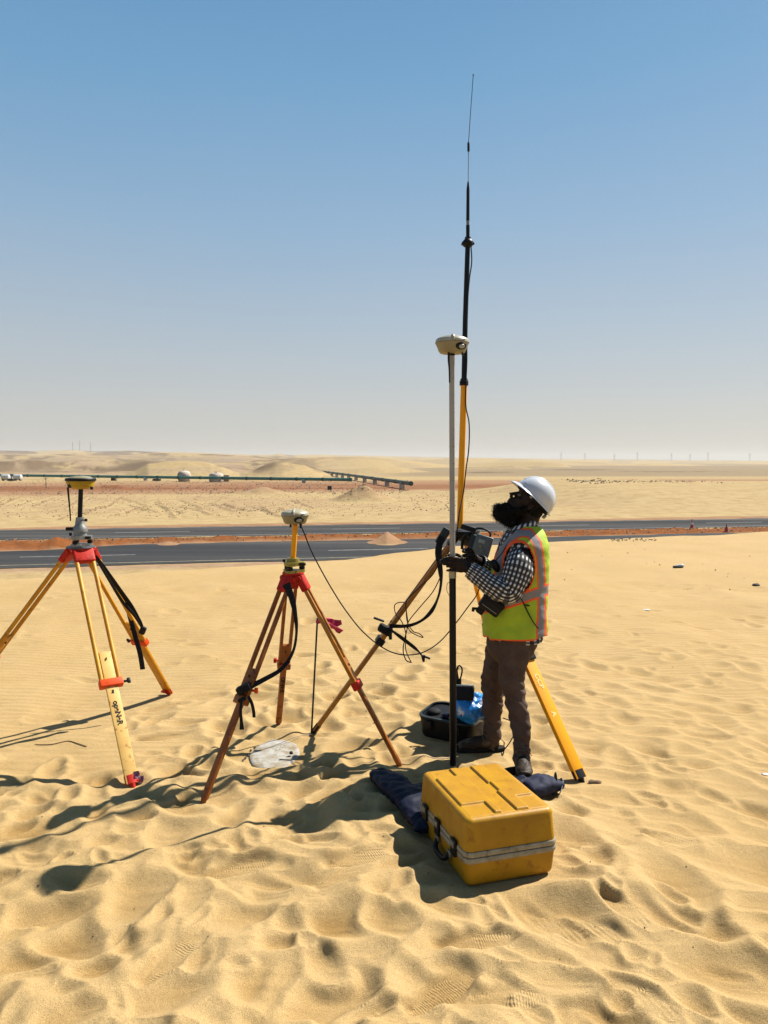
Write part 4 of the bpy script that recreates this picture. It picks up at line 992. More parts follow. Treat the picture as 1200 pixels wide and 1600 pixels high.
# ------------------------------------------------------------------ survey pole held by the worker
PX, PY = .419, 4.55
pb0 = Vector((G(708,1200).x, G(708,1200).y, 0)); PX, PY = pb0.x, pb0.y
ztop = P(706, 556, PY).z; zmid = P(707, 903, PY).z
topx = P(706, 556, PY).x
def pole_at(z): return Vector((lerp(PX, topx, z/ztop), PY, z))
e = empty('survey_pole', pole_at(gz(PX, PY)), 'tall white graduated pole with black lower half, gripped by the worker', 'pole')
MB().tube([pole_at(.02), pole_at(zmid)], .0205, n=24).build('lower_tube', M_pole, e)
MB().tube([pole_at(-.05), pole_at(.022)], [.004,.02], n=16).build('point', M_steel, e)
M_wht = mat('chalky_white_tube', (.52,.49,.45), .5, col2=(.45,.42,.38), scale=8)
MB().tube([pole_at(zmid+.0005), pole_at(zmid+.055)], .0225, n=24).build('collar', M_cream, e)
MB().tube([pole_at(zmid+.0555), pole_at(ztop)], .0165, n=24).build('upper_tube', M_wht, e)
gm = MB(); nz_ = int((ztop-zmid-.1)/.01)
for i in range(nz_):
    z_ = zmid+.08+i*.01; wid = .016 if i % 10 == 0 else (.010 if i % 5 == 0 else .006)
    q = pole_at(z_)
    vs = []
    for k in range(4):
        th = -PI/2+.62+ (k/3-.5)*wid/.0165
        for zz in (-.0012, .0012): vs.append(q+Vector((.0167*math.cos(th), .0167*math.sin(th), zz)))
    gm.add(vs, [(2*k, 2*k+2, 2*k+3, 2*k+1) for k in range(3)])
gmo = gm.build('graduation_marks', M_letk, e, smooth=False); gmo['kind'] = 'stuff'
q = pole_at(zmid+.10); MB().box(q+Vector((-.038,-.01,.0)), (.045,.03,.045), None, .006).tube([q+Vector((-.075,-.01,0)), q+Vector((-.05,-.01,0))], .013, n=12).build('clamp', M_blk, e)
wl = cat([pole_at(zmid-.02)+Vector((-.012,-.022,0)), pole_at(zmid-.03)+Vector((-.032,-.022,0)), pole_at(zmid-.07)+Vector((-.036,-.022,0)), pole_at(zmid-.11)+Vector((-.018,-.022,0))], 6)
MB().tube(wl, .0016, n=6).build('wire_loop', M_cable, e)
rc3 = P(706.5, 536, PY)
E3 = cream_receiver(rc3, .100, 'large cream domed receiver on top of the tall white pole', .55)
MB().tube(cat([rc3+Vector((-.022,-.05,-.062)), rc3+Vector((-.024,-.05,-.10)), rc3+Vector((-.020,-.05,-.16)), rc3+Vector((-.018,-.05,-.235))]), rl([.0075,.0065,.0048,.0042]), n=8).build('whip_antenna', M_blk, E3)
MB().box(rc3+Vector((.055,-.055,-.07)), (.012,.012,.018), None, .003).build('catch', M_dark, E3)

# ------------------------------------------------------------------ antenna mast
YM = 5.25
M0 = P(718.5, 826, YM); M1 = P(725, 600, YM); M2 = P(727, 500, YM); M3 = P(731, 378, YM); M4 = P(731.5, 288, YM); M5 = P(731.5, 284, YM); M6 = P(732, 236, YM); M7 = P(732, 224, YM); M8 = P(739.5, 117, YM)
e = empty('antenna_mast', M0, 'slender yellow and black radio mast rising from the tripod behind', 'antenna mast')
MB().tube([M0, M1], .0215, n=18).build('lower_tube', M_org, e)
MB().tube([M1+Vector((0,0,-.01)), M1+Vector((0,0,.02)), M1+Vector((0,0,.022)), M1+Vector((0,0,.036))], [.030,.030,.026,.024], n=18).build('collar', M_blk, e)
MB().tube([M1, M2, M3], [.0185,.0175,.0165], n=16).build('upper_tube', M_pole, e)
MB().lathe(M3+Vector((0,0,-.035)), [(.018,0),(.030,.006),(.036,.018),(.038,.030),(.030,.045),(.022,.052),(.020,.066),(0,.066)], n=20).build('mount', M_blk, e)
for k in range(7):
    a_ = k*2*PI/7; MB().tube([M3+Vector((.03*math.cos(a_),.03*math.sin(a_),-.012)), M3+Vector((.043*math.cos(a_),.043*math.sin(a_),-.010))], .009, n=8).build('mount_screw', M_blk, e)
MB().tube([M3+Vector((0,0,.03)), P(731,352,YM)], .0125, n=14).build('sleeve', M_blk, e)
MB().tube([P(731,351.5,YM), P(731,345,YM)], .0105, n=14).build('connector', M_steel, e)
MB().tube([P(731,345,YM), P(731.3,296,YM), M5], [.0115,.0105,.005], n=14).build('whip_base', M_blk, e)
MB().tube([M5, M6], .0024, n=8).build('whip', M_steel, e)
MB().tube([M6+Vector((0,0,-.005)), M6, M7, M7+Vector((.001,0,.012))], [.004,.008,.008,.003], n=12).build('loading_coil', M_blk, e)
MB().tube([M7, P(735.5,172,YM), M8], .0022, n=8).build('whip', M_dark, e)
MB().ell(M8, (.005,.005,.006), nu=8, nv=6).build('tip', M_dark, e)
# mast cable
mc = cat([P(736,386,YM-.03), P(737,410,YM-.03), P(733,440,YM-.04), P(729,500,YM-.03), P(729.5,560,YM-.03), P(728,600,YM-.03), P(728,635,YM-.03), P(733,662,YM-.03), P(732.5,700,YM-.03), P(728,735,YM-.03), P(724,770,YM-.04), P(718,800,YM-.12), P(712,840,YM-.14), P(698,868,YM-.10), P(684,890,YM-.12)], 10)
tag(MB().tube(mc, .0042, n=8).build('antenna_cable', M_cable), 'thin black cable running down beside the antenna mast', 'cable')
# loops of cable hanging from the tripod strap
def cable(pts, rd, label, n=10):
    return tag(MB().tube(cat(pts, n), rd, n=8).build('cable', M_cable), label, 'cable')
YL = 4.98
cable([P(690,872,5.05), P(676,898,YL), P(655,918,YL), P(640,933,YL), P(634,944,YL), P(637,975,YL), P(632,1000,YL), P(630,1018,YL), P(635,1032,YL), P(643,1035,YL-.02)], .0038, 'black cable loop hanging from the mast tripod, ending lowest')
cable([P(688,902,5.02), P(676,925,YL), P(655,950,YL), P(638,972,YL), P(640,985,YL), P(650,992,YL), P(661,996,YL), P(655,990,YL), P(645,986,YL), P(636,970,YL), P(634,945,YL+.02), P(627,941,YL+.1), P(617,945,YL+.13), P(618,958,YL+.1), P(628,972,YL), P(634,990,YL), P(634,1015,YL), P(642,1034,YL)], .0034, 'thin black cable coil looped round the left leg of the mast tripod')
cable([rc2+Vector((.040,-.055,-.058)), P(476,835,4.68), P(486,860,4.7), P(503,893,4.72), P(522,926,4.75), P(541,955,4.8), P(565,985,4.85), P(592,1008,4.88), P(618,1021,4.9), P(645,1023,4.92), P(668,1016,4.95), P(690,1000,5.0), P(712,974,5.05), P(730,950,5.08), P(746,927,5.1), P(752,900,5.12), P(750,880,5.15)], .0040, 'long black cable sagging from the middle receiver to the radio')
MB().tube([rc2+Vector((.040,-.055,-.050)), rc2+Vector((.040,-.055,-.075))], [.009,.006], n=10).build('cable_plug', M_blk, E2)

# ------------------------------------------------------------------ radio unit on the mast tripod
RC = P(753, 858, 5.02); Rr = Matrix.Rotation(math.radians(16), 3, 'Y') @ Matrix.Rotation(math.radians(-14), 3, 'Z')
e = empty('radio_unit', RC, 'slate grey radio with small screen and keypad hanging behind the worker\'s hands', 'radio')
def rp_(x, y, z): return RC+Rr@Vector((x, y, z))
MB().box(rp_(-.045,.03,.0), (.10,.09,.155), Rr, .01, 3).build('body', M_radioB, e)
MB().box(rp_(.0,-.03,.0), (.115,.028,.185), Rr, .008, 3).build('front_panel', M_radio, e)
MB().box(rp_(-.012,-.046,.052), (.042,.004,.024), Rr, .001).build('screen', M_lcd, e)
for i, (kx, kz) in enumerate(((-.012,.018),(.0,-.005),(-.022,-.018),(.022,-.018),(.0,-.032),(-.018,-.052),(.018,-.052))):
    MB().lathe(rp_(kx,-.0445,kz), [(0,0),(.008,0),(.007,.003),(0,.003)], Rr@frame((0,-1,0),(1,0,0)), 14).build('key', M_key if i else M_oliv, e)
MB().box(rp_(-.02,-.01,-.105), (.10,.05,.03), Rr, .008).build('bracket', M_met, e)
hp = cat([rp_(-.08,.0,.07), rp_(-.075,.0,.115), rp_(-.03,.0,.13), rp_(.02,.0,.118), rp_(.028,.0,.09)], 8)
MB().tube(hp, .007, n=10).build('handle', M_blk, e)
MB().box(P(752,826,5.05)+Vector((-.08,.03,.0)), (.10,.05,.035), Rr, .008).build('mount', M_blk, e)
MB().tube(cat([rp_(-.10,.0,.05), rp_(-.125,.0,.065), rp_(-.14,.02,.02), rp_(-.13,.04,-.04)], 8), .010, n=8).build('plug', M_blk, e)

# ------------------------------------------------------------------ rod with pink ribbon
R0_ = sandpt(G(486,1143)); R1_ = P(496, 966, R0_.y)
e = empty('steel_rod', R0_, 'thin dark rod stuck upright in sand with a pink rag tied near its top', 'rod')
MB().tube([R0_-Vector((0,0,.05)), R1_], .0062, n=10).build('rod', M_dark, e)
q = P(499, 972, R0_.y)
rag = MB().ribbon(cat([q+Vector((-.012,0,0)), q+Vector((.04,-.01,.008)), q+Vector((.10,.0,-.005)), q+Vector((.15,.01,.0))], 8), .04, t=.004, tw=rl([0,.5,-.3,.4], 8), ws=rl([.02,.045,.05,.035], 8))
rag.ribbon(cat([q+Vector((.05,-.02,-.005)), q+Vector((.10,-.03,-.03)), q+Vector((.15,-.02,-.065))], 8), .05, t=.004, tw=rl([.3,.9,.2], 8), ws=rl([.02,.05,.04], 8))
ro = rag.build('ribbon', M_pink, e); displace(ro, lambda c, n: .012*mnoise.noise(c*25))
MB().tube([q+Vector((-.012,-.0,-.006)), q+Vector((-.012,0,.012))], .012, n=10).build('knot', M_pink, e)
# wire lying across the cement disc and down to the sand
tw0 = [G(486,1148), G(462,1156), G(432,1166), G(405,1175), G(392,1179)]
tag(MB().tube(cat([Vector((p.x, p.y, gz(p.x, p.y)+.018)) for p in tw0], 8), .0022, n=6).build('tie_wire', M_string), 'thin wire lying across the round cement disc', 'wire')
tw0 = [G(728,1172), G(700,1183), G(682,1189), G(660,1190), G(640,1193), G(627,1192)]
tag(MB().tube(cat([Vector((p.x, p.y, gz(p.x, p.y)+.004)) for p in tw0], 8), .0022, n=6).build('tie_wire', M_string), 'thin wire on the sand left of the far boot', 'wire')
def groundtwig(pts, label, rd=.003):
    tag(MB().tube(cat([Vector((G(*p).x, G(*p).y, gz(G(*p).x, G(*p).y)+.004)) for p in pts], 6), rd, n=6).build('twig', M_clod), label, 'twig')
groundtwig([(55,1157),(80,1159),(105,1156),(120,1159),(135,1163)], 'thin dry root on the sand under the left tripod')
# leg-foot clutter: ribbon and small hardware
q = sandpt(G(216,1222)); o = MB().ribbon(cat([q+Vector((-.005,0,.0)), q+Vector((.0,-.01,.04)), q+Vector((-.008,0,.075))], 6), .03, t=.003, tw=rl([0,.8,-.3], 6)).ribbon(cat([q+Vector((.0,0,.0)), q+Vector((.02,-.01,.02)), q+Vector((.022,0,.045))], 6), .025, t=.003, tw=rl([0,.8,-.3], 6)).build('ribbon_scrap', M_ltpink)
tag(displace(o, lambda c, n: .008*mnoise.noise(c*50)), 'crumpled white and pink ribbon at the foot of the left tripod', 'ribbon')
q = sandpt(G(930,1222)); tag(displace(MB().ell(q+Vector((0,0,.006)), (.04,.02,.010), nu=12, nv=6).build('stone', M_clod), lambda c, n: .008*mnoise.noise(c*40)), 'flat brown stone touching the foot of the orange leg', 'stone')

# ------------------------------------------------------------------ cement disc (survey monument)
MC = G(430, 1178); zc = gz(MC.x, MC.y)
vs = []; fs = []; K = 56; rings = [0, .3, .6, .85, .97, 1.0, 1.0]; hts = [.012,.011,.011,.009,.006,-.002,-.06]
for j, (r_, h_) in enumerate(zip(rings, hts)):
    for i in range(K):
        th = 2*PI*i/K; ro_ = .185*(1+.16*mnoise.noise(Vector((math.cos(th)*2.0, math.sin(th)*1.3, 5)))+ .015*mnoise.noise(Vector((math.cos(th)*7, math.sin(th)*7, 2))))
        x, y = r_*ro_*math.cos(th)*.86, r_*ro_*math.sin(th)*1.38
        vs.append((MC.x+x, MC.y+y, zc+h_-.006*(x/.15)+.002*mnoise.noise(Vector((x*30, y*30, 1)))))
for j in range(6):
    for i in range(K): fs.append((j*K+i, j*K+(i+1)%K, (j+1)*K+(i+1)%K, (j+1)*K+i))
e = empty('cement_disc', (MC.x, MC.y, zc), 'rough white round cement marker set flush in the sand', 'marker')
MB().add(vs, fs).build('slab', M_conc, e, ang=60)
q = Vector((G(455,1181).x, G(455,1181).y, zc+.022)); MB().lathe(q, [(0,0),(.012,0),(.010,.012),(.004,.016),(0,.016)], n=12).build('stud', M_dark, e)
for k in range(9):
    a_ = rp.uniform(0, 2*PI); q = Vector((MC.x+.12*rp.random()*math.cos(a_), MC.y+.16*rp.random()*math.sin(a_), zc+.020)); mbp = MB(); clod(mbp, q, .004); mbp.build('chip', M_dark, e, smooth=False)
mbp = MB()
for k, (px, py) in enumerate(((388,1180),(384,1184),(392,1172),(394,1186),(380,1187),(398,1168))):
    q = sandpt(G(px, py)); clod(mbp, q+Vector((0,0,.006)), .012)
tag(mbp.build('clods', M_peb, smooth=False), 'dark twiggy clods at the left rim of the cement disc', 'clods', kind='stuff')

# ------------------------------------------------------------------ yellow instrument case
Rc = rotz(CASE_A); CW, CD, CHh = .445, .60, .305; CZ = -.012
C0 = Vector((CASE_C.x, CASE_C.y, CZ)); tiltR = Matrix.Rotation(math.radians(-.8), 3, 'X')
Rcc = Rc @ tiltR
def cp(x, y, z): return C0+Rcc@Vector((x, y, z))
e = empty('instrument_case', C0, 'dusty yellow hard case with cream rim standing closed on the sand', 'case')
def rbox(c, size, rot, rv, rh, top, seg=6):
    "box with rounded vertical corners rv and rounded top or bottom edge rh"
    sx, sy, sz = size[0]/2, size[1]/2, size[2]; ringz = []
    K = 6
    if top:
        ringz = [(0, 0), (0, sz-rh)]+[(rh*(1-math.cos(a*PI/2/K)), sz-rh+rh*math.sin(a*PI/2/K)) for a in range(1, K+1)]
    else:
        ringz = [(rh*(1-math.cos(a*PI/2/K)), rh-rh*math.sin(a*PI/2/K)) for a in range(K, 0, -1)]+[(0, rh), (0, sz)]
    vs = []; fs = []
    for ins, z in ringz:
        dr = .018*(z/sz) if top else .018*(1-z/sz)
        for cxs, cys, a0 in ((1,1,0),(-1,1,PI/2),(-1,-1,PI),(1,-1,3*PI/2)):
            for k in range(seg+1):
                a_ = a0+k*PI/2/seg; vs.append(c+rot@Vector((cxs*(sx-rv-dr*.5)+(rv-ins)*math.cos(a_), cys*(sy-rv-dr*.5)+(rv-ins)*math.sin(a_), z)))
    n = 4*(seg+1)
    for j in range(len(ringz)-1):
        for i in range(n): fs.append((j*n+i, j*n+(i+1)%n, (j+1)*n+(i+1)%n, (j+1)*n+i))
    fs.append(tuple(range(n-1,-1,-1))); fs.append(tuple((len(ringz)-1)*n+i for i in range(n)))
    return MB().add(vs, fs)
zL, zR1, zR2 = .112, .126, .165
rbox(cp(0,0,0), (CW,CD,zL), Rcc, .035, .03, False).build('lower_shell', M_case, e, ang=30)
rbox(cp(0,0,zR2), (CW,CD,CHh-zR2), Rcc, .035, .022, True).build('lid', M_case, e, ang=30)
for z0_, h_ in ((zL+.001,.0235),(zL+.0285,.0235)):
    mb = MB(); sx, sy, rv = CW/2+.006, CD/2+.006, .04; vs = []; fs = []
    for k4, (o_, z_) in enumerate(((-.03,0),(-.002,0),(0,.003),(0,h_-.003),(-.002,h_),(-.03,h_))):
        for cxs, cys, a0 in ((1,1,0),(-1,1,PI/2),(-1,-1,PI),(1,-1,3*PI/2)):
            for k in range(7):
                a_ = a0+k*PI/2/6; vs.append(cp(cxs*(sx-rv)+(rv+o_)*math.cos(a_), cys*(sy-rv)+(rv+o_)*math.sin(a_), z0_+z_))
    for j in range(5):
        for i in range(28): fs.append((j*28+i, j*28+(i+1)%28, (j+1)*28+(i+1)%28, (j+1)*28+i))
    mb.add(vs, fs).build('rim_band', M_band, e, ang=35)
# raised panels on the lid
GU, GV = np.meshgrid(np.linspace(-.188, .188, 126), np.linspace(-.266, .266, 178), indexing='xy')
def stp(x, w=.0035): return sstep(-w, w, x)
left_f = stp(-.034-GU); right_f = stp(GU-.040)
Hl = .0005+.0095*np.maximum(left_f, right_f)
def rec(u0, u1, v0, v1, dep): 
    global Hl
    m = stp(GU-u0)*stp(u1-GU)*stp(GV-v0)*stp(v1-GV); Hl = Hl*(1-m)+dep*m
rec(-.3, -.075, .165, .4, .0); rec(-.3, -.066, -.4, -.150, .0); rec(.105, .3, .18, .4, .001); rec(.100, .3, -.4, -.135, .001)
rec(-.028, .052, -.055, .045, -.0); rec(.030, .038, -.262, .262, -.001)
bd_ = np.minimum(np.minimum(GU+.188, .188-GU), np.minimum(GV+.266, .266-GV)); Hl = Hl*sstep(0, .010, bd_)-.003*sstep(.003, 0, bd_)
Hl += .0004*vnoise(GU, GV, 5, 60)
lp = [cp(float(u_), float(v_), CHh+.0006+float(h_)) for u_, v_, h_ in zip(GU.ravel(), GV.ravel(), Hl.ravel())]
nr2, nc2 = GU.shape
MB().add(lp, [(j*nc2+i, j*nc2+i+1, (j+1)*nc2+i+1, (j+1)*nc2+i) for j in range(nr2-1) for i in range(nc2-1)]).build('lid_panel', M_case, e, ang=80)
# latches and handle on the left face
for yy in (-.185, .02, .185):
    MB().box(cp(-CW/2-.010, yy, zL+.03), (.014,.055,.075), Rcc, .004).build('latch', M_blk, e)
    MB().box(cp(-CW/2-.018, yy, zL+.045), (.006,.035,.028), Rcc, .002).build('latch_tongue', M_met, e)
hpts = cat([cp(-CW/2-.008,-.13,.085), cp(-CW/2-.026,-.11,.055), cp(-CW/2-.030,-.055,.048), cp(-CW/2-.026,-.0,.055), cp(-CW/2-.008,.02,.085)], 8)
MB().tube(hpts, .012, n=10).build('handle', M_blk, e)
for yy in (-.13, .02): MB().box(cp(-CW/2-.008, yy, .085), (.014,.03,.03), Rcc, .003).build('handle_bracket', M_met, e)
for xx, yy in ((.0,-.155),(-.165,-.14)): MB().lathe(cp(xx if xx else -.075, .02 if xx == 0 else yy, CHh+.007), [(0,0),(.004,0),(.003,.001),(0,.001)], n=8).build('scuff_hole', M_dark, e)

# ------------------------------------------------------------------ navy bag behind and left of the case
def gp(px, py, h): g = G(px, py, h); return g
A1, A2, A3, A4 = Vector((-.04,4.36,.05)), Vector((.06,4.17,.06)), Vector((.16,3.95,.055)), Vector((.20,3.68,.04))
e = empty('navy_bag', (.1, 4.1, 0), 'dark navy nylon bag slumped behind and left of the yellow case', 'bag')
b = MB().tube(cat([A1, A2, A3, A4], 6), rl([.026,.040,.040,.022], 6), rl([.05,.095,.09,.05], 6), ref=(0,0,1), n=22, sup=2.6)
b.tube(cat([Vector((.12,4.10,.045)), Vector((.40,4.16,.04)), Vector((.66,4.19,.04)), Vector((.80,4.20,.05))], 6), rl([.035,.035,.035,.04], 6), rl([.09,.08,.075,.07], 6), ref=(0,0,1), n=22, sup=2.6)
bo = b.build('bag_body', M_navy, e); remesh(bo, .011, 3); displace(bo, lambda c, n: .016*mnoise.noise(c*7)+.014*(abs(mnoise.noise(Vector((c.x*16, c.y*16, c.z*40))))-.2)+.004*mnoise.noise(c*45))
b = MB().tube(cat([Vector((.78,4.13,.05)), Vector((.88,4.18,.055)), Vector((.965,4.23,.05))], 6), rl([.035,.045,.030], 6), rl([.07,.085,.075], 6), ref=(0,0,1), n=22, sup=3)
bo = b.build('bag_end', M_navy2, e); remesh(bo, .009, 2); displace(bo, lambda c, n: .010*mnoise.noise(c*16)+.004*mnoise.noise(c*40))
MB().ribbon(cat([Vector((.93,4.13,.02)), Vector((.955,4.16,.075)), Vector((.965,4.22,.092)), Vector((.975,4.29,.06)), Vector((.98,4.31,.02))], 6), .03, nrm=(-1,0,0.2)).build('strap', M_rub, e)
MB().ribbon(cat([Vector((.97,4.13,.03)), Vector((.995,4.18,.06)), Vector((1.0,4.23,.06)), Vector((1.0,4.28,.03))], 6), .026, nrm=(-1,0,0.2)).build('strap', M_strapb, e)
for q, an in ((P(588,1216,4.42), .7), (P(663,1278,3.82), .5), (P(657,1290,3.80), .5)):
    MB().box(q, (.075,.014,.022), Matrix.Rotation(an, 3, 'Y'), .004).build('strap_end', M_strapb, e)

# ------------------------------------------------------------------ open black case with battery and plastic bag
BC = Vector((.475, 5.13, 0)); BC.z = gz(BC.x, BC.y)-.02; BR_ = rotz(math.radians(-32)) @ Matrix.Rotation(math.radians(4), 3, 'X')
e = empty('equipment_case', BC, 'open black hard case on the sand behind the worker\'s legs', 'case')
def bp_(x, y, z): return BC+BR_@Vector((x, y, z))
W_, D_, Hb = .40, .30, .165
rbox(bp_(0,0,0), (W_,D_,Hb), BR_, .07, .06, False, 8).build('shell', M_blk, e, ang=50)
mb = MB(); vs = []; nr_ = 36; rv = .075
for o_, z_ in ((-.012,.0),(.006,.0),(.010,.006),(.006,.014),(-.012,.014)):
    for cxs, cys, a0 in ((1,1,0),(-1,1,PI/2),(-1,-1,PI),(1,-1,3*PI/2)):
        for k in range(9):
            a_ = a0+k*PI/2/8; vs.append(bp_(cxs*(W_/2-rv)+(rv+o_)*math.cos(a_), cys*(D_/2-rv)+(rv+o_)*math.sin(a_), Hb+z_))
mb.add(vs, [(j*36+i, j*36+(i+1)%36, (j+1)*36+(i+1)%36, (j+1)*36+i) for j in range(4) for i in range(36)]).build('rim', M_radioB, e)
for x_ in (-.10,.10): MB().box(bp_(x_,-D_/2-.014,Hb-.035), (.045,.016,.06), BR_, .005).build('latch', M_blk, e)
MB().box(bp_(-W_/2-.016,0,Hb-.03), (.02,.12,.03), BR_, .006).build('handle', M_blk, e)
for k in range(5): MB().ell(bp_(rp.uniform(-.13,.12), rp.uniform(-.09,.09), Hb+.01), (rp.uniform(.04,.07), rp.uniform(.03,.05), .022), rotz(rp.uniform(0,3)), 14, 8).build('stowed_cover', (M_rub, M_radioB, M_navy)[k % 3], e)
q = P(725, 1083, 4.98); Rb = rotz(math.radians(-8)) @ Matrix.Rotation(math.radians(-14), 3, 'X')
e = empty('battery_box', q, 'small black battery box with a pale sticker on the open black case', 'battery')
MB().box(q, (.135,.16,.085), Rb, .008, 3).build('battery_body', M_blk, e)
MB().box(q+Rb@Vector((0,0,.048)), (.13,.155,.012), Rb, .004).build('battery_lid', M_radio, e)
MB().box(q+Rb@Vector((.045,-.045,.0545)), (.02,.045,.0015), Rb, 0).build('sticker', M_supp, e)
for x_ in (-.052, -.03): MB().tube([q+Rb@Vector((x_,.03,.05)), q+Rb@Vector((x_,.03,.09))], .011, n=10).build('terminal', M_blk, e)
cable([q+Rb@Vector((-.052,.03,.09)), P(716,1062,5.1), P(714,1046,5.1), P(718,1040,5.1), P(722,1046,5.1), P(720,1058,5.1), P(715,1066,5.1), P(713,1052,5.12), P(716,1043,5.12)], .0055, 'knotted black cable standing on the battery box behind the pole')
cable([q+Rb@Vector((-.06,-.07,0)), P(715,1088,4.92), P(723,1100,4.90), P(720,1120,4.88)], .0035, 'black lead drooping from the battery box over the plastic bag')
q = P(737, 1107, 4.99)
o = MB().ell(q, (.125,.11,.095), nu=40, nv=24).build('plastic_bag', M_bag); 
displace(o, lambda c, n: .045*mnoise.noise(c*7)+.018*(1-abs(mnoise.noise(c*19))*2)+.006*mnoise.noise(c*50)); tag(o, 'crumpled blue and white plastic bag stuffed into the open black case', 'plastic bag')
tag(MB().tube(cat([P(779,1172,4.86), P(786,1172,4.82), P(793,1165,4.80), P(800,1154,4.82), P(806,1140,4.9), P(800,1128,5.1), P(786,1122,5.2)], 8), .004, n=8).build('cable', M_cable), 'black cable curling between the worker\'s two boots', 'cable')

#=PERSON=
# ------------------------------------------------------------------ the worker
YP = 4.68
def sc_at(Y): return (Y/1.0)/FPX
PB = Vector((.78, YP, gz(.78, YP)))
man = empty('person', PB, 'bearded worker in white hard hat and lime reflective vest gripping the pole and looking up', 'person')
HP = math.radians(44)
hf, hu = Vector((-math.cos(HP),0,math.sin(HP))), Vector((math.sin(HP),0,math.cos(HP)))
HR = Matrix((hf, Vector((0,-1,0)), hu)).transposed()      # x forward, y to his left (towards -Y), z up
HC = P(825, 787, YP)
def hp_(f, s_, u): return HC+HR@Vector((f, s_, u))
bd = MB()
bd.ell(hp_(-.005,0,.025), (.098,.078,.095), HR, 28, 18)                 # skull
bd.ell(hp_(.030,0,-.045), (.062,.058,.075), HR, 20, 14)                # face
bd.ell(hp_(.045,0,-.090), (.045,.042,.032), HR, 16, 10)                # chin
bd.ell(hp_(.075,0,.025), (.022,.060,.018), HR, 16, 10)                 # brow
bd.tube([hp_(.085,0,.012), hp_(.100,0,-.010), hp_(.118,0,-.034), hp_(.100,0,-.044)], [.009,.011,.014,.008], ref=hu, n=12)
for s_ in (-1, 1):
    bd.ell(hp_(.103,s_*.012,-.040), (.011,.010,.009), HR, 10, 8)         # nostril wing
    bd.ell(hp_(.060,s_*.040,-.025), (.024,.022,.022), HR, 12, 8)         # cheek
    bd.ell(hp_(-.008,s_*.080,-.005), (.018,.008,.032), HR @ Matrix.Rotation(.15*s_,3,'X'), 14, 10)   # ear
bd.ell(hp_(.093,0,-.060), (.014,.026,.008), HR, 14, 8); bd.ell(hp_(.090,0,-.074), (.014,.024,.009), HR, 14, 8)   # lips
bd.tube([hp_(-.030,0,-.03), P(829,806,YP), P(822,822,YP), P(817,842,YP)], [.062,.060,.066,.085], n=24)       # neck
# trunk under the clothes
TR = [(828,796,836,.08),(838,790,844,.13),(850,786,847,.17),(868,781,849,.185),(892,774,849,.18),(916,768,848,.17),(942,764,846,.165),(966,762,845,.165),(992,764,842,.165)]
def ringpts(tab, grow=0.0, n=40, sup=2.3, Yc=YP):
    out = []
    for py, x0, x1, b in tab:
        A = P(x0, py, Yc); B = P(x1, py, Yc); c = (A+B)/2; a = (B-A).length/2+grow
        ring = []
        for k in range(n):
            th = 2*PI*k/n; c_, s_ = math.cos(th), math.sin(th)
            c_ = math.copysign(abs(c_)**(2/sup), c_); s_ = math.copysign(abs(s_)**(2/sup), s_)
            ring.append(c+Vector((-c_*a, s_*(b+grow), 0)))
        out.append(ring)
    return out
def loft(mb, rings, caps=True, closed=True):
    n = len(rings[0]); vs = [p for r_ in rings for p in r_]; fs = []; uvs = []; L = 0
    for j, r_ in enumerate(rings):
        if j: L += (r_[0]-rings[j-1][0]).length
        for k in range(n): uvs.append((k/n, r_[k].z))
    for j in range(len(rings)-1):
        for k in range(n): fs.append((j*n+k, j*n+(k+1)%n, (j+1)*n+(k+1)%n, (j+1)*n+k))
    if caps: fs.append(tuple(range(n-1,-1,-1))); fs.append(tuple((len(rings)-1)*n+k for k in range(n)))
    mb.add(vs, fs, uvs); return mb
def dens(tab, n=5):
    out = []
    for i in range(len(tab)-1):
        for k in range(n):
            t = k/n; p0 = tab[max(i-1,0)]; p1 = tab[i]; p2 = tab[i+1]; p3 = tab[min(i+2,len(tab)-1)]
            out.append(tuple(.5*((2*p1[q])+(p2[q]-p0[q])*t+(2*p0[q]-5*p1[q]+4*p2[q]-p3[q])*t*t+(3*p1[q]-p0[q]-3*p2[q]+p3[q])*t**3) for q in range(4)))
    out.append(tab[-1]); return out
loft(bd, ringpts(TR, -.02, 30))
# arms (centre line, radius)
ARM_N = [(P(818,860,4.56),.050),(P(816,880,4.49),.060),(P(806,912,4.46),.052),(P(795,928,4.45),.050),(P(772,917,4.46),.046),(P(752,903,4.48),.038),(P(737,892,4.50),.031),(P(728,887,4.505),.030)]
ARM_F = [(P(812,852,4.83),.060),(P(800,880,4.87),.055),(P(786,900,4.86),.048),(P(770,893,4.80),.042),(P(757,883,4.74),.036),(P(747,877,4.69),.030),(P(740,873,4.65),.030)]
for A in (ARM_N, ARM_F): bd.tube(cat([a[0] for a in A], 5), rl([a[1] for a in A], 5), n=18)
# near hand: back of the hand to the camera, fingers round the pole
def finger(mb, pts, r0): mb.tube(cat(pts, 5), rl([r0*1.05, r0, r0*.95, r0*.85, r0*.6][:len(pts)], 5), n=12); mb.ell(pts[-1], (r0*.75,)*3, None, 10, 8)
bd.ell(P(720.5,883,4.512), (.043,.016,.046), Matrix.Rotation(-.12,3,'Y'), 20, 14)
bd.ell(P(729,886,4.51), (.032,.019,.033), None, 16, 12)
for i, (yy, r_, l_) in enumerate(((872.5,.0092,1.0),(879,.0098,1.08),(885.5,.0094,1.0),(892,.0080,.85))):
    xr = 712+i*.5
    finger(bd, [P(717+i*.4,yy+.5,4.510), P(xr-3.5,yy-.5,4.506), P(703.2-.8*l_,yy-1.0,4.516), P(698.6,yy-.6,4.545), P(701+1.5*l_,yy+.2,4.578), P(706,yy+1,4.587)][:5], r_)
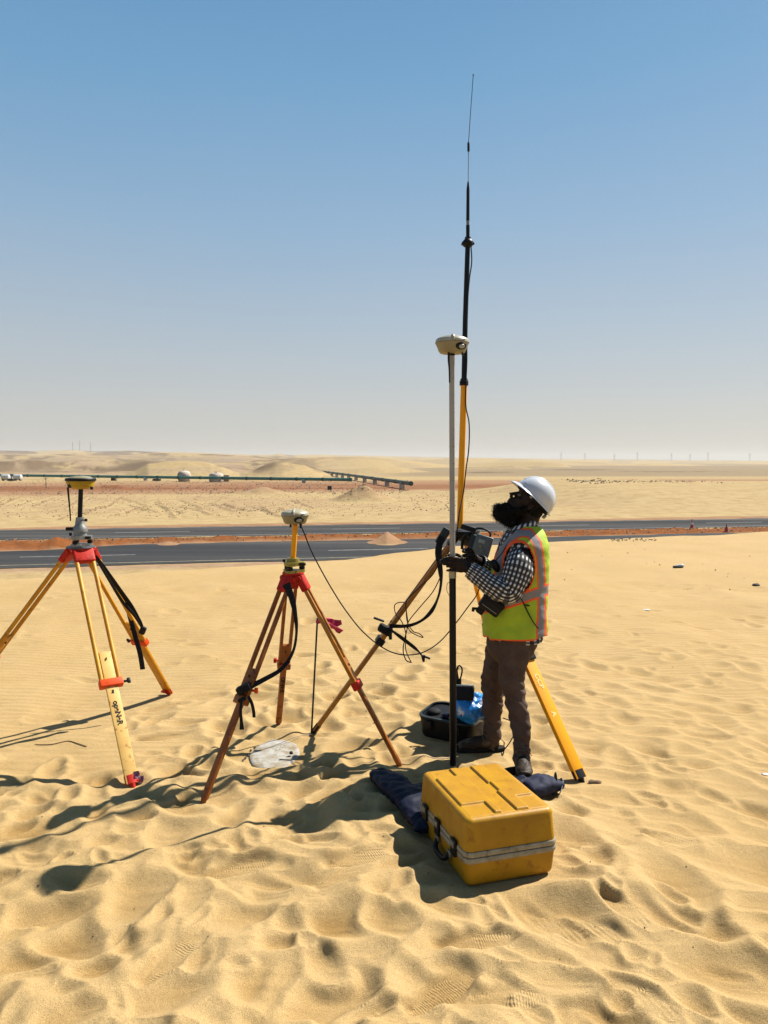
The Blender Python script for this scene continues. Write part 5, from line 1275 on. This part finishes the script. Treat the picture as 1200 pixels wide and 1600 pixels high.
finger(bd, [P(722,872,4.525), P(716,867.5,4.545), P(709.5,866.5,4.578), P(701.5,867,4.585), P(697.5,868,4.575)], .0102)   # thumb
# far hand: loose fist against the wrist of the near one
bd.ell(P(736,871,4.625), (.028,.030,.038), Matrix.Rotation(.25,3,'Y'), 18, 14)
for i, (yy, r_) in enumerate(((861,.0094),(868,.0098),(875,.0094),(881.5,.0082))):
    finger(bd, [P(736,yy+1,4.60), P(728.5,yy-.8,4.588), P(723.5,yy+.3,4.572), P(725.5,yy+1.6,4.552), P(731,yy+2,4.548)], r_)
finger(bd, [P(740,864,4.615), P(735,858,4.60), P(729,857,4.58), P(724,859.5,4.565)], .0100)
# legs
LEG_N = [(P(806,985,4.60),.095),(P(803,1015,4.59),.092),(P(800,1060,4.565),.072),(P(806,1096,4.545),.058),(P(813,1130,4.535),.052),(P(815,1165,4.525),.042),(P(815,1194,4.525),.040)]
LEG_F = [(P(790,985,4.75),.090),(P(782,1020,4.77),.088),(P(770,1062,4.80),.068),(P(770,1095,4.82),.056),(P(769,1130,4.84),.048),(P(768,1160,4.85),.040),(P(768,1172,4.85),.040)]
for A in (LEG_N, LEG_F): bd.tube(cat([a[0] for a in A], 5), rl([a[1]*.9 for a in A], 5), n=18)
for ank, to in ((P(815,1198,4.525), Vector((-.17,-.03,0))), (P(768,1172,4.85), Vector((-.20,0,0)))):
    bd.tube([ank+Vector((.02,0,-.02)), ank+to*.4+Vector((0,0,-.03)), ank+to*.95+Vector((0,0,-.04))], [.03,.032,.022], ref=(0,0,1), n=14)
bod = bd.build('body', M_skin, man); remesh(bod, .0042, 1, .4); bod.location = bod.location
# eyes
for s_ in (-1, 1):
    MB().ell(hp_(.078,s_*.032,.000), (.0125,.0125,.0125), HR, 16, 12).build('eye', M_eye, man)
    MB().ell(hp_(.087,s_*.032,.003), (.0055,.0065,.0065), HR, 12, 8).build('iris', M_hair, man)
# beard and hair
br = MB(); br.ell(hp_(.038,0,-.112), (.060,.060,.050), HR, 20, 14); br.ell(P(785,802,YP), (.055,.055,.055), None, 20, 14); br.ell(P(791,811,YP), (.045,.05,.035), None, 20, 14); br.ell(hp_(.062,0,-.105), (.05,.045,.03), HR, 16, 10)
br.ell(P(779,795,YP), (.036,.042,.032), None, 16, 12); br.ell(P(797,815,YP-.01), (.042,.052,.034), None, 16, 12); br.ell(P(776,801,YP), (.026,.035,.034), None, 16, 12)
for s_ in (-1, 1): br.tube([hp_(.0,s_*.074,-.020), hp_(.010,s_*.070,-.060), hp_(.025,s_*.058,-.095)], [.014,.022,.03], n=10)
beard = br.build('beard', M_hair, man); remesh(beard, .006, 1); displace(beard, lambda c, n: .009*mnoise.noise(c*28)+.006*mnoise.noise(c*70))
rh = random.Random(4); ver = [(v.co.copy(), v.normal.copy()) for v in beard.data.vertices]; hm2 = MB()
for _ in range(1500):
    c, n_ = rh.choice(ver)
    if n_.x > .5: continue
    dvec = (n_+Vector((-.5,0,-.3))+Vector([rh.gauss(0,.5) for _ in range(3)])).normalized(); L_ = rh.uniform(.008,.024); sd_ = dvec.orthogonal().normalized()*.0009
    m_ = c+dvec*L_*.6; e_ = c+dvec*L_+Vector((rh.gauss(0,.004), rh.gauss(0,.004), -rh.uniform(0,.006)))
    hm2.add([c+sd_, c-sd_, m_+sd_*.8, m_-sd_*.8, e_], [(0,1,3,2),(2,3,4)])
o = hm2.build('beard_hairs', M_hair, man, smooth=False); o['kind'] = 'stuff'
hr = MB(); hr.ell(hp_(-.045,0,-.005), (.066,.080,.062), HR, 20, 14)
hb = hr.build('hair', M_hair, man); displace(hb, lambda c, n: .006*mnoise.noise(c*60))
# hard hat
HB = hp_(-.002,0,.042)
def hat_pt(f, s_, u): return HB+HR@Vector((f, s_, u))
vs = []; fs = []; K = 56; NR = 22
for j in range(NR+1):
    ph = (j/NR)*PI/2
    for i in range(K):
        th = 2*PI*i/K; cx_h, sx_h = math.cos(th), math.sin(th)
        rf = .132; rs = .112; hh = .128
        rad = math.cos(ph)**.92; z_ = hh*math.sin(ph)
        vs.append(hat_pt(rf*rad*cx_h, rs*rad*sx_h, z_+.004))
for j in range(NR):
    for i in range(K): fs.append((j*K+i, j*K+(i+1)%K, (j+1)*K+(i+1)%K, (j+1)*K+i))
hd = MB().add(vs, fs)
# brim with visor
vs = []; fs = []
prof = [(1.0,.010),(1.04,.004),(1.10,-.002),(1.105,-.006),(1.04,-.003),(.985,.001)]
for r_, z_ in prof:
    for i in range(K):
        th = 2*PI*i/K; vz = max(0, math.cos(th))**6*.24 if r_ > 1.05 else (max(0, math.cos(th))**6*.10 if r_ > 1.02 else 0)
        vs.append(hat_pt(.132*(r_+vz)*math.cos(th), .112*(r_+(.02 if r_ > 1.05 else 0))*math.sin(th), z_-(.012*max(0, math.cos(th))**4 if r_ > 1.05 else 0)))
for j in range(len(prof)-1):
    for i in range(K): fs.append((j*K+i, j*K+(i+1)%K, (j+1)*K+(i+1)%K, (j+1)*K+i))
hd.add(vs, fs)
hato = hd.build('hard_hat', M_hat, man, ang=35)
def hsub(mb, name, m): q = mb.build(name, m, hato); q.matrix_parent_inverse = Matrix.Identity(4); return q
hsub(MB().tube([hat_pt(.132*math.cos(a)*1.0, 0, .128*math.sin(a)+.004) for a in [math.radians(t) for t in range(22, 160, 6)]], [.004+.004*math.sin(math.radians((t-22)/138*180)) for t in range(22,160,6)], [.018]*len(range(22,160,6)), ref=(hu), n=12), 'crown_ridge', M_hat)
for a in (-58, 58):
    th = math.radians(90+a*-1 if a > 0 else 90-a)
    for sgn in (1, -1):
        f_, s_ = .128*math.cos(math.radians(90-a)), .112*sgn*math.sin(math.radians(90-abs(a)))
        hsub(MB().box(hat_pt(f_*.97, s_*1.02, .026), (.024,.010,.026), HR @ Matrix.Rotation(math.radians(-a)*sgn*.8, 3, 'Z'), .003), 'accessory_slot', M_hat)
hsub(MB().tube([hat_pt(.118*math.cos(t), .098*math.sin(t), -.006) for t in [k*2*PI/36 for k in range(37)]], .004, [.014]*37, ref=(1,0,0), n=8), 'headband', M_hatin)
hsub(MB().box(hat_pt(-.125,0,-.030), (.014,.05,.026), HR, .005), 'ratchet', M_lgrey)
hsub(MB().box(hat_pt(.035,.108,-.012), (.016,.004,.012), HR, .001), 'strap_clip', M_lgrey)
hsub(MB().tube([hat_pt(-.04,.103,-.004), hp_(-.03,.085,-.03), hp_(-.05,.075,-.07)], .003, n=6), 'chin_strap', M_hatin)

# shirt
def check_material():
    m = bpy.data.materials.new('gingham_cotton'); m.use_nodes = True; nt = m.node_tree; N = nt.nodes; Lk = nt.links; b = N['Principled BSDF']; b.inputs['Roughness'].default_value = .9
    uv = N.new('ShaderNodeUVMap'); uv.uv_map = 'UVMap'; sp = N.new('ShaderNodeSeparateXYZ'); Lk.new(uv.outputs[0], sp.inputs[0])
    def mth(op, a, bb):
        x = N.new('ShaderNodeMath'); x.operation = op
        for i, q in enumerate((a, bb)):
            if isinstance(q, (int, float)): x.inputs[i].default_value = q
            else: Lk.new(q, x.inputs[i])
        return x.outputs[0]
    su = mth('LESS_THAN', mth('FRACT', mth('MULTIPLY', sp.outputs[0], 20.0), 0), .44)
    sv_ = mth('LESS_THAN', mth('FRACT', mth('MULTIPLY', sp.outputs[1], 37.0), 0), .46)
    tot = mth('MULTIPLY', mth('ADD', mth('MULTIPLY', su, 2.0), sv_), .333)
    r = N.new('ShaderNodeValToRGB'); r.color_ramp.interpolation = 'CONSTANT'; e = r.color_ramp.elements; e[0].position = 0; e[0].color = (.010,.010,.012,1); e[1].position = .9; e[1].color = (.55,.54,.52,1)
    x = r.color_ramp.elements.new(.25); x.color = (.022,.022,.026,1); x = r.color_ramp.elements.new(.58); x.color = (.085,.083,.085,1); Lk.new(tot, r.inputs[0]); Lk.new(r.outputs[0], b.inputs['Base Color'])
    tc = N.new('ShaderNodeTexCoord'); n2 = N.new('ShaderNodeTexNoise'); n2.inputs['Scale'].default_value = 26; n2.inputs['Detail'].default_value = 3; Lk.new(tc.outputs['Object'], n2.inputs['Vector'])
    bp = N.new('ShaderNodeBump'); bp.inputs['Distance'].default_value = .008; bp.inputs['Strength'].default_value = .8; Lk.new(n2.outputs[0], bp.inputs['Height']); Lk.new(bp.outputs[0], b.inputs['Normal'])
    return m
M_chk = check_material()
TRS = [(826,799,838,.085),(834,790,846,.135),(846,784,850,.175),(865,778,852,.19),(890,771,852,.19),(915,766,851,.18),(940,761,849,.175),(966,759,848,.175),(990,761,846,.172),(998,764,846,.170)]
sh = MB(); loft(sh, ringpts(dens(TRS, 4), 0, 56), caps=False)
SL_N = [(P(814,868,4.60),.050),(P(812,872,4.54),.076),(P(810,886,4.49),.086),(P(803,908,4.465),.082),(P(795,924,4.455),.074),(P(786,925,4.45),.070),(P(774,917,4.455),.068),(P(760,908,4.47),.064),(P(748,899,4.485),.056),(P(739,893,4.495),.050),(P(736,891,4.498),.046)]
SL_F = [(P(812,862,4.80),.060),(P(802,872,4.86),.080),(P(792,892,4.88),.072),(P(782,898,4.86),.066),(P(770,893,4.80),.058),(P(759,885,4.745),.050),(P(750,879,4.70),.045)]
for A, k in ((SL_N, 6), (SL_F, 6)): sh.tube(cat([a[0] for a in A], k), rl([a[1] for a in A], k), n=44, ref=(0.05,-1,.1), caps=False)
# collar standing round the neck
cb = []
for k in range(49):
    th = 2*PI*k/48; cb.append(th)
vsc = []; fsc = []; uvc = []
for j, (cpx, cpy, rx, ry) in enumerate(((816,826,.085,.082),(818,820,.078,.074),(820,815,.074,.070),(819,817,.083,.079),(816,826,.094,.090))):
    cc = P(cpx, cpy, YP)
    for i, th in enumerate(cb):
        tilt = .10*math.cos(th)*-.35
        vsc.append(cc+Vector((-rx*math.cos(th), ry*math.sin(th), -.022*math.cos(th)*(1 if j < 3 else .8)))); uvc.append((i/48*.8, j*.018))
for j in range(4):
    for i in range(48): fsc.append((j*49+i, j*49+i+1, (j+1)*49+i+1, (j+1)*49+i))
sh.add(vsc, fsc, uvc)
sho = sh.build('shirt', M_chk, man, uv=True, ang=70)
displace(sho, lambda c, n: .010*mnoise.noise(c*11)+.009*mnoise.noise(Vector((c.x*18, c.y*8, c.z*34))))
# cuffs
for A, r_ in ((SL_N, .048), (SL_F, .046)):
    a = A[-1][0]; d_ = (A[-1][0]-A[-3][0]).normalized(); o = MB().tube([a-d_*.030, a-d_*.028, a+d_*.010, a+d_*.012], [r_, r_+.004, r_+.003, r_-.004], n=30, caps=False, ref=(0.05,-1,.1)).build('cuff', M_chk, man, uv=True)
# vest
VT = [(822,800,840,.085),(829,793,846,.125),(838,788,850,.165),(850,782,853,.196),(866,777,854,.206),(890,770,855,.205),(915,764,854,.196),(940,758,853,.190),(966,756,852,.190),(984,756.5,851,.190),(999,757.5,850,.190)]
nu_, kk = 176, 14
rings = ringpts(dens(VT, kk), .004, nu_, 2.35); rpy = [t_[0] for t_ in dens(VT, kk)]
BANDS = [[(781,915),(780,890),(782,868),(789,851),(799,840),(812,832.5),(828,833),(839,849),(844,873),(845.5,900),(845.5,925)],
         [(870,917),(850,923),(820,933),(795,941),(750,951)], [(846,930),(846,960),(844,1004)], ]
def pseg(x, y, pts):
    dmin = 1e9
    for (x0, y0), (x1, y1) in zip(pts[:-1], pts[1:]):
        dx, dy = x1-x0, y1-y0; k = max(0, min(1, ((x-x0)*dx+(y-y0)*dy)/(dx*dx+dy*dy))); dmin = min(dmin, math.hypot(x-x0-k*dx, y-y0-k*dy))
    return dmin
VL = [(815,834),(822,822),(828,810),(836,797),(845,789),(853,784),(866,777),(880,767),(895,740),(1100,700)]
def vline(y): 
    return float(np.interp(y, [v[0] for v in VL], [v[1] for v in VL]))
def todesign(p):   # garment pattern coordinates: side view of the trunk
    d = p-Vector((0,0,CAM_H)); up = -sS*d.y+cS*d.z; dp = cS*YP+sS*d.z
    return 600+FPX*p.x/YP*1.0, None
vv = []; fsv = []; band = []; trim = []; keep = []
for j, ring in enumerate(rings):
    py = rpy[j]; yoff = (P(800,py,YP).z)
    for k, p in enumerate(ring):
        sl = p.y-YP; ym = YP-abs(sl); dz_ = p.z-CAM_H; dp_ = cS*ym+sS*dz_
        x = 600+FPX*p.x/dp_; py = 800-FPX*(cS*dz_-sS*ym)/dp_
        hem = 999+2.5*math.sin((x-757)/95*PI) - (4 if x < 765 else 0) - max(0, (x-835))*.35
        b_ = min(pseg(x, py, BANDS[0])*1.22, pseg(x, py, BANDS[1])*.93, pseg(x, py, BANDS[2])*1.15)
        # armhole ellipse on both sides
        side = abs(sl) > .06
        ex = math.hypot((x-811)/24.0, (py-886)/40.0) if side else 9
        ed = (ex-1)*30
        vd = (x-vline(py))
        inv_ = vd < 0 and py < 905
        t_ = min(ed if side else 99, vd if py < 912 else 99, (hem-py))
        vv.append(p); band.append(b_); trim.append(t_); keep.append(not (ed < -1.5 or inv_ or py > hem+.5))
for j in range(len(rings)-1):
    for k in range(nu_):
        q = (j*nu_+k, j*nu_+(k+1)%nu_, (j+1)*nu_+(k+1)%nu_, (j+1)*nu_+k)
        if all(keep[i] for i in q): fsv.append(q)
me = bpy.data.meshes.new('vest'); me.from_pydata([tuple(v) for v in vv], [], fsv)
for nm, ar in (('band', band), ('trim', trim)):
    at = me.attributes.new(nm, 'FLOAT', 'POINT'); at.data.foreach_set('value', np.array(ar, np.float32))
me.update(); me.shade_smooth()
bmv = bmesh.new(); bmv.from_mesh(me); bmesh.ops.delete(bmv, geom=[v for v in bmv.verts if not v.link_faces], context='VERTS'); bmesh.ops.recalc_face_normals(bmv, faces=bmv.faces[:]); bmv.to_mesh(me); bmv.free()
def vest_material():
    m = bpy.data.materials.new('reflective_vest'); m.use_nodes = True; nt = m.node_tree; N = nt.nodes; Lk = nt.links; b = N['Principled BSDF']; b.inputs['Roughness'].default_value = .7
    def at(n_): a = N.new('ShaderNodeAttribute'); a.attribute_name = n_; return a.outputs['Fac']
    def cmp_(a, v): x = N.new('ShaderNodeMath'); x.operation = 'LESS_THAN'; Lk.new(a, x.inputs[0]); x.inputs[1].default_value = v; return x.outputs[0]
    def mix(f, a, bb):
        x = N.new('ShaderNodeMix'); x.data_type = 'RGBA'; Lk.new(f, x.inputs[0])
        for s_, q in ((x.inputs[6], a), (x.inputs[7], bb)):
            if isinstance(q, tuple): s_.default_value = (*q, 1)
            else: Lk.new(q, s_)
        return x.outputs[2]
    tc = N.new('ShaderNodeTexCoord')
    lime = N.new('ShaderNodeTexNoise'); lime.inputs['Scale'].default_value = 12; Lk.new(tc.outputs['Object'], lime.inputs['Vector'])
    r = N.new('ShaderNodeValToRGB'); r.color_ramp.elements[0].position = .35; r.color_ramp.elements[1].position = .65; r.color_ramp.elements[0].color = (.26,.36,.004,1); r.color_ramp.elements[1].color = (.31,.42,.005,1); Lk.new(lime.outputs[0], r.inputs[0])
    c = mix(cmp_(at('trim'), 2.2), r.outputs[0], (.72,.075,.006))
    c = mix(cmp_(at('band'), 8.6), c, (.72,.075,.006))
    c = mix(cmp_(at('band'), 5.4), c, (.17,.16,.165))
    Lk.new(c, b.inputs['Base Color'])
    w = N.new('ShaderNodeTexNoise'); w.inputs['Scale'].default_value = 300; w.inputs['Detail'].default_value = 1; Lk.new(tc.outputs['Object'], w.inputs['Vector'])
    n2 = N.new('ShaderNodeTexNoise'); n2.inputs['Scale'].default_value = 14; n2.inputs['Detail'].default_value = 3; Lk.new(tc.outputs['Object'], n2.inputs['Vector'])
    bp = N.new('ShaderNodeBump'); bp.inputs['Distance'].default_value = .012; bp.inputs['Strength'].default_value = .7; Lk.new(n2.outputs[0], bp.inputs['Height'])
    bp2 = N.new('ShaderNodeBump'); bp2.inputs['Distance'].default_value = .0012; Lk.new(w.outputs[0], bp2.inputs['Height']); Lk.new(bp.outputs[0], bp2.inputs['Normal']); Lk.new(bp2.outputs[0], b.inputs['Normal'])
    return m
me.materials.append(vest_material()); vest = link(bpy.data.objects.new('safety_vest', me), man)
displace(vest, lambda c, n: .008*mnoise.noise(c*6)+.008*mnoise.noise(Vector((c.x*20, c.y*14, c.z*6)))*min(1, max(0, (P(800,935,YP).z-c.z)/.1))+.005*mnoise.noise(Vector((c.x*14+c.z*9, c.y*12, c.z*22))))
so = vest.modifiers.new('s', 'SOLIDIFY'); so.thickness = .003; so.offset = 1; evalmods(vest)
# trousers
tr = MB(); 
for A, g in ((LEG_N, .007), (LEG_F, .007)): tr.tube(cat([a[0] for a in A], 6), rl([a[1]+g for a in A], 6), n=26)
loft(tr, ringpts([(976,764,843,.155),(990,762,842,.160),(1008,760,838,.160),(1022,765,832,.150),(1034,775,822,.12)], 0, 36))
tro = tr.build('trousers', M_trou, man); remesh(tro, .0085, 4)
zk = P(800,1095,4.6).z; za = P(800,1180,4.6).z
def tfold(c, n):
    k = math.exp(-((c.z-zk)/.13)**2); a = math.exp(-((c.z-za)/.12)**2)
    w_ = mnoise.noise(Vector((c.x*9, c.y*9, c.z*38+c.x*30)))
    return .006*mnoise.noise(c*9)+w_*(.005+.010*k+.014*a)+.006*(abs(mnoise.noise(Vector((c.x*12+c.z*10, c.y*9, c.z*22+c.x*14))))-.25)+.004*mnoise.noise(Vector((c.x*26, c.y*26, c.z*5)))*(1-k)
displace(tro, tfold)
# boots
def boot(ank, to, name='boot'):
    g0 = gz(ank.x+to.x*.3, ank.y+to.y*.3); t = to.normalized(); L = .165
    b_ = MB(); A = Vector((ank.x, ank.y, g0))
    b_.tube([A+Vector((0,0,.15))-t*.0, A+Vector((0,0,.10)), A+Vector((0,0,.05))-t*.005], [.055,.052,.046], [.05,.046,.042], ref=t, n=20)
    b_.tube(cat([A-t*.045+Vector((0,0,.045)), A+t*.02+Vector((0,0,.055)), A+t*.09+Vector((0,0,.052)), A+t*.165+Vector((0,0,.040)), A+t*.215+Vector((0,0,.035))], 5), rl([.028,.046,.042,.034,.020], 5), rl([.034,.042,.046,.048,.034], 5), ref=(0,0,1), n=24)
    o = b_.build('boot', M_boot, man); remesh(o, .006, 2); displace(o, lambda c, n: .003*mnoise.noise(c*40)+.002*mnoise.noise(c*90))
    s_ = MB().tube(cat([A-t*.078+Vector((0,0,.012)), A-t*.04+Vector((0,0,.012)), A+t*.04+Vector((0,0,.012)), A+t*.14+Vector((0,0,.012)), A+t*.20+Vector((0,0,.012)), A+t*.238+Vector((0,0,.015))], 4), [.016]*21, rl([.020,.038,.038,.048,.046,.018], 4), ref=(0,0,1), n=18, sup=4)
    q = s_.build('sole', M_sole, o); q.matrix_parent_inverse = Matrix.Identity(4)
    lc = MB(); sd_ = Vector((-t.y, t.x, 0))
    for k in range(6):
        z_ = .135-.016*k; f_ = .048+.018*max(0, k-2)
        a_ = A+t*f_+Vector((0,0,z_)); lc.tube([a_-sd_*.028-t*.008, a_+t*.004+Vector((0,0,.006)), a_+sd_*.028-t*.008], .0028, n=6)
    lc.tube(cat([A+t*.06+Vector((0,0,.12)), A+t*.075+sd_*.03+Vector((0,0,.13)), A+t*.06+sd_*.055+Vector((0,0,.09))], 5), .0025, n=6)
    lc.tube(cat([A+t*.06+Vector((0,0,.12)), A+t*.075-sd_*.03+Vector((0,0,.13)), A+t*.06-sd_*.055+Vector((0,0,.09))], 5), .0025, n=6)
    q = lc.build('laces', M_string, o); q.matrix_parent_inverse = Matrix.Identity(4)
boot(P(814,1196,4.53), Vector((-.06,-1,0))); boot(P(768,1168,4.85), Vector((-1,-.05,0)))
# things slung on him
q = P(767,946,4.49); RQ = Matrix.Rotation(math.radians(36), 3, 'Y')
e = empty('pouch', q, 'black pouch slung at the front of the worker\'s waist', 'pouch')
MB().box(q, (.135,.06,.085), RQ, .014, 3).build('pouch_body', M_blk, e); MB().box(q+RQ@Vector((0,-.002,.030)), (.140,.066,.034), RQ, .012, 3).build('flap', M_rub, e)
MB().tube([q+RQ@Vector((-.055,-.033,-.02)), q+RQ@Vector((.05,-.033,-.02))], .0022, n=6).build('zip', M_met, e)
q = P(751,953,4.58); e = empty('clip_device', q, 'small black clamp hanging left of the pouch', 'clamp')
MB().box(q, (.045,.04,.05), RQ, .008).build('clamp_body', M_blk, e); MB().tube([q+Vector((-.02,-.01,.01)), q+Vector((-.05,-.015,.012))], .008, n=10).tube([q+Vector((-.045,-.015,.018)), q+Vector((-.048,-.015,-.006))], .009, n=10).build('knob', M_blk, e)
q = P(774,884,4.535); e = empty('chest_microphone', q, 'dark oval speaker microphone clipped to the vest front', 'microphone')
MB().ell(q, (.024,.02,.042), Matrix.Rotation(-.45,3,'Y')).build('microphone_body', M_blk, e); MB().tube(cat([q+Vector((0,-.0,.03)), P(783,866,4.54), P(796,845,4.56), P(806,832,4.58)], 6), .003, n=6).build('cord', M_cable, e)
tag(MB().tube(cat([P(811,929,4.462), P(815,936,4.478), P(823,953,4.476), P(832,970,4.475), P(841,982,4.478)], 6), rl([.002,.0025,.004,.0035,.004], 6), n=8).build('pull_cord', M_cable, None), 'thin black cord lying diagonally over the back of the vest', 'cord')
MB().box(P(824,946,4.474), (.028,.01,.008), Matrix.Rotation(.2,3,'Y'), .003).build('toggle', M_blk, man)
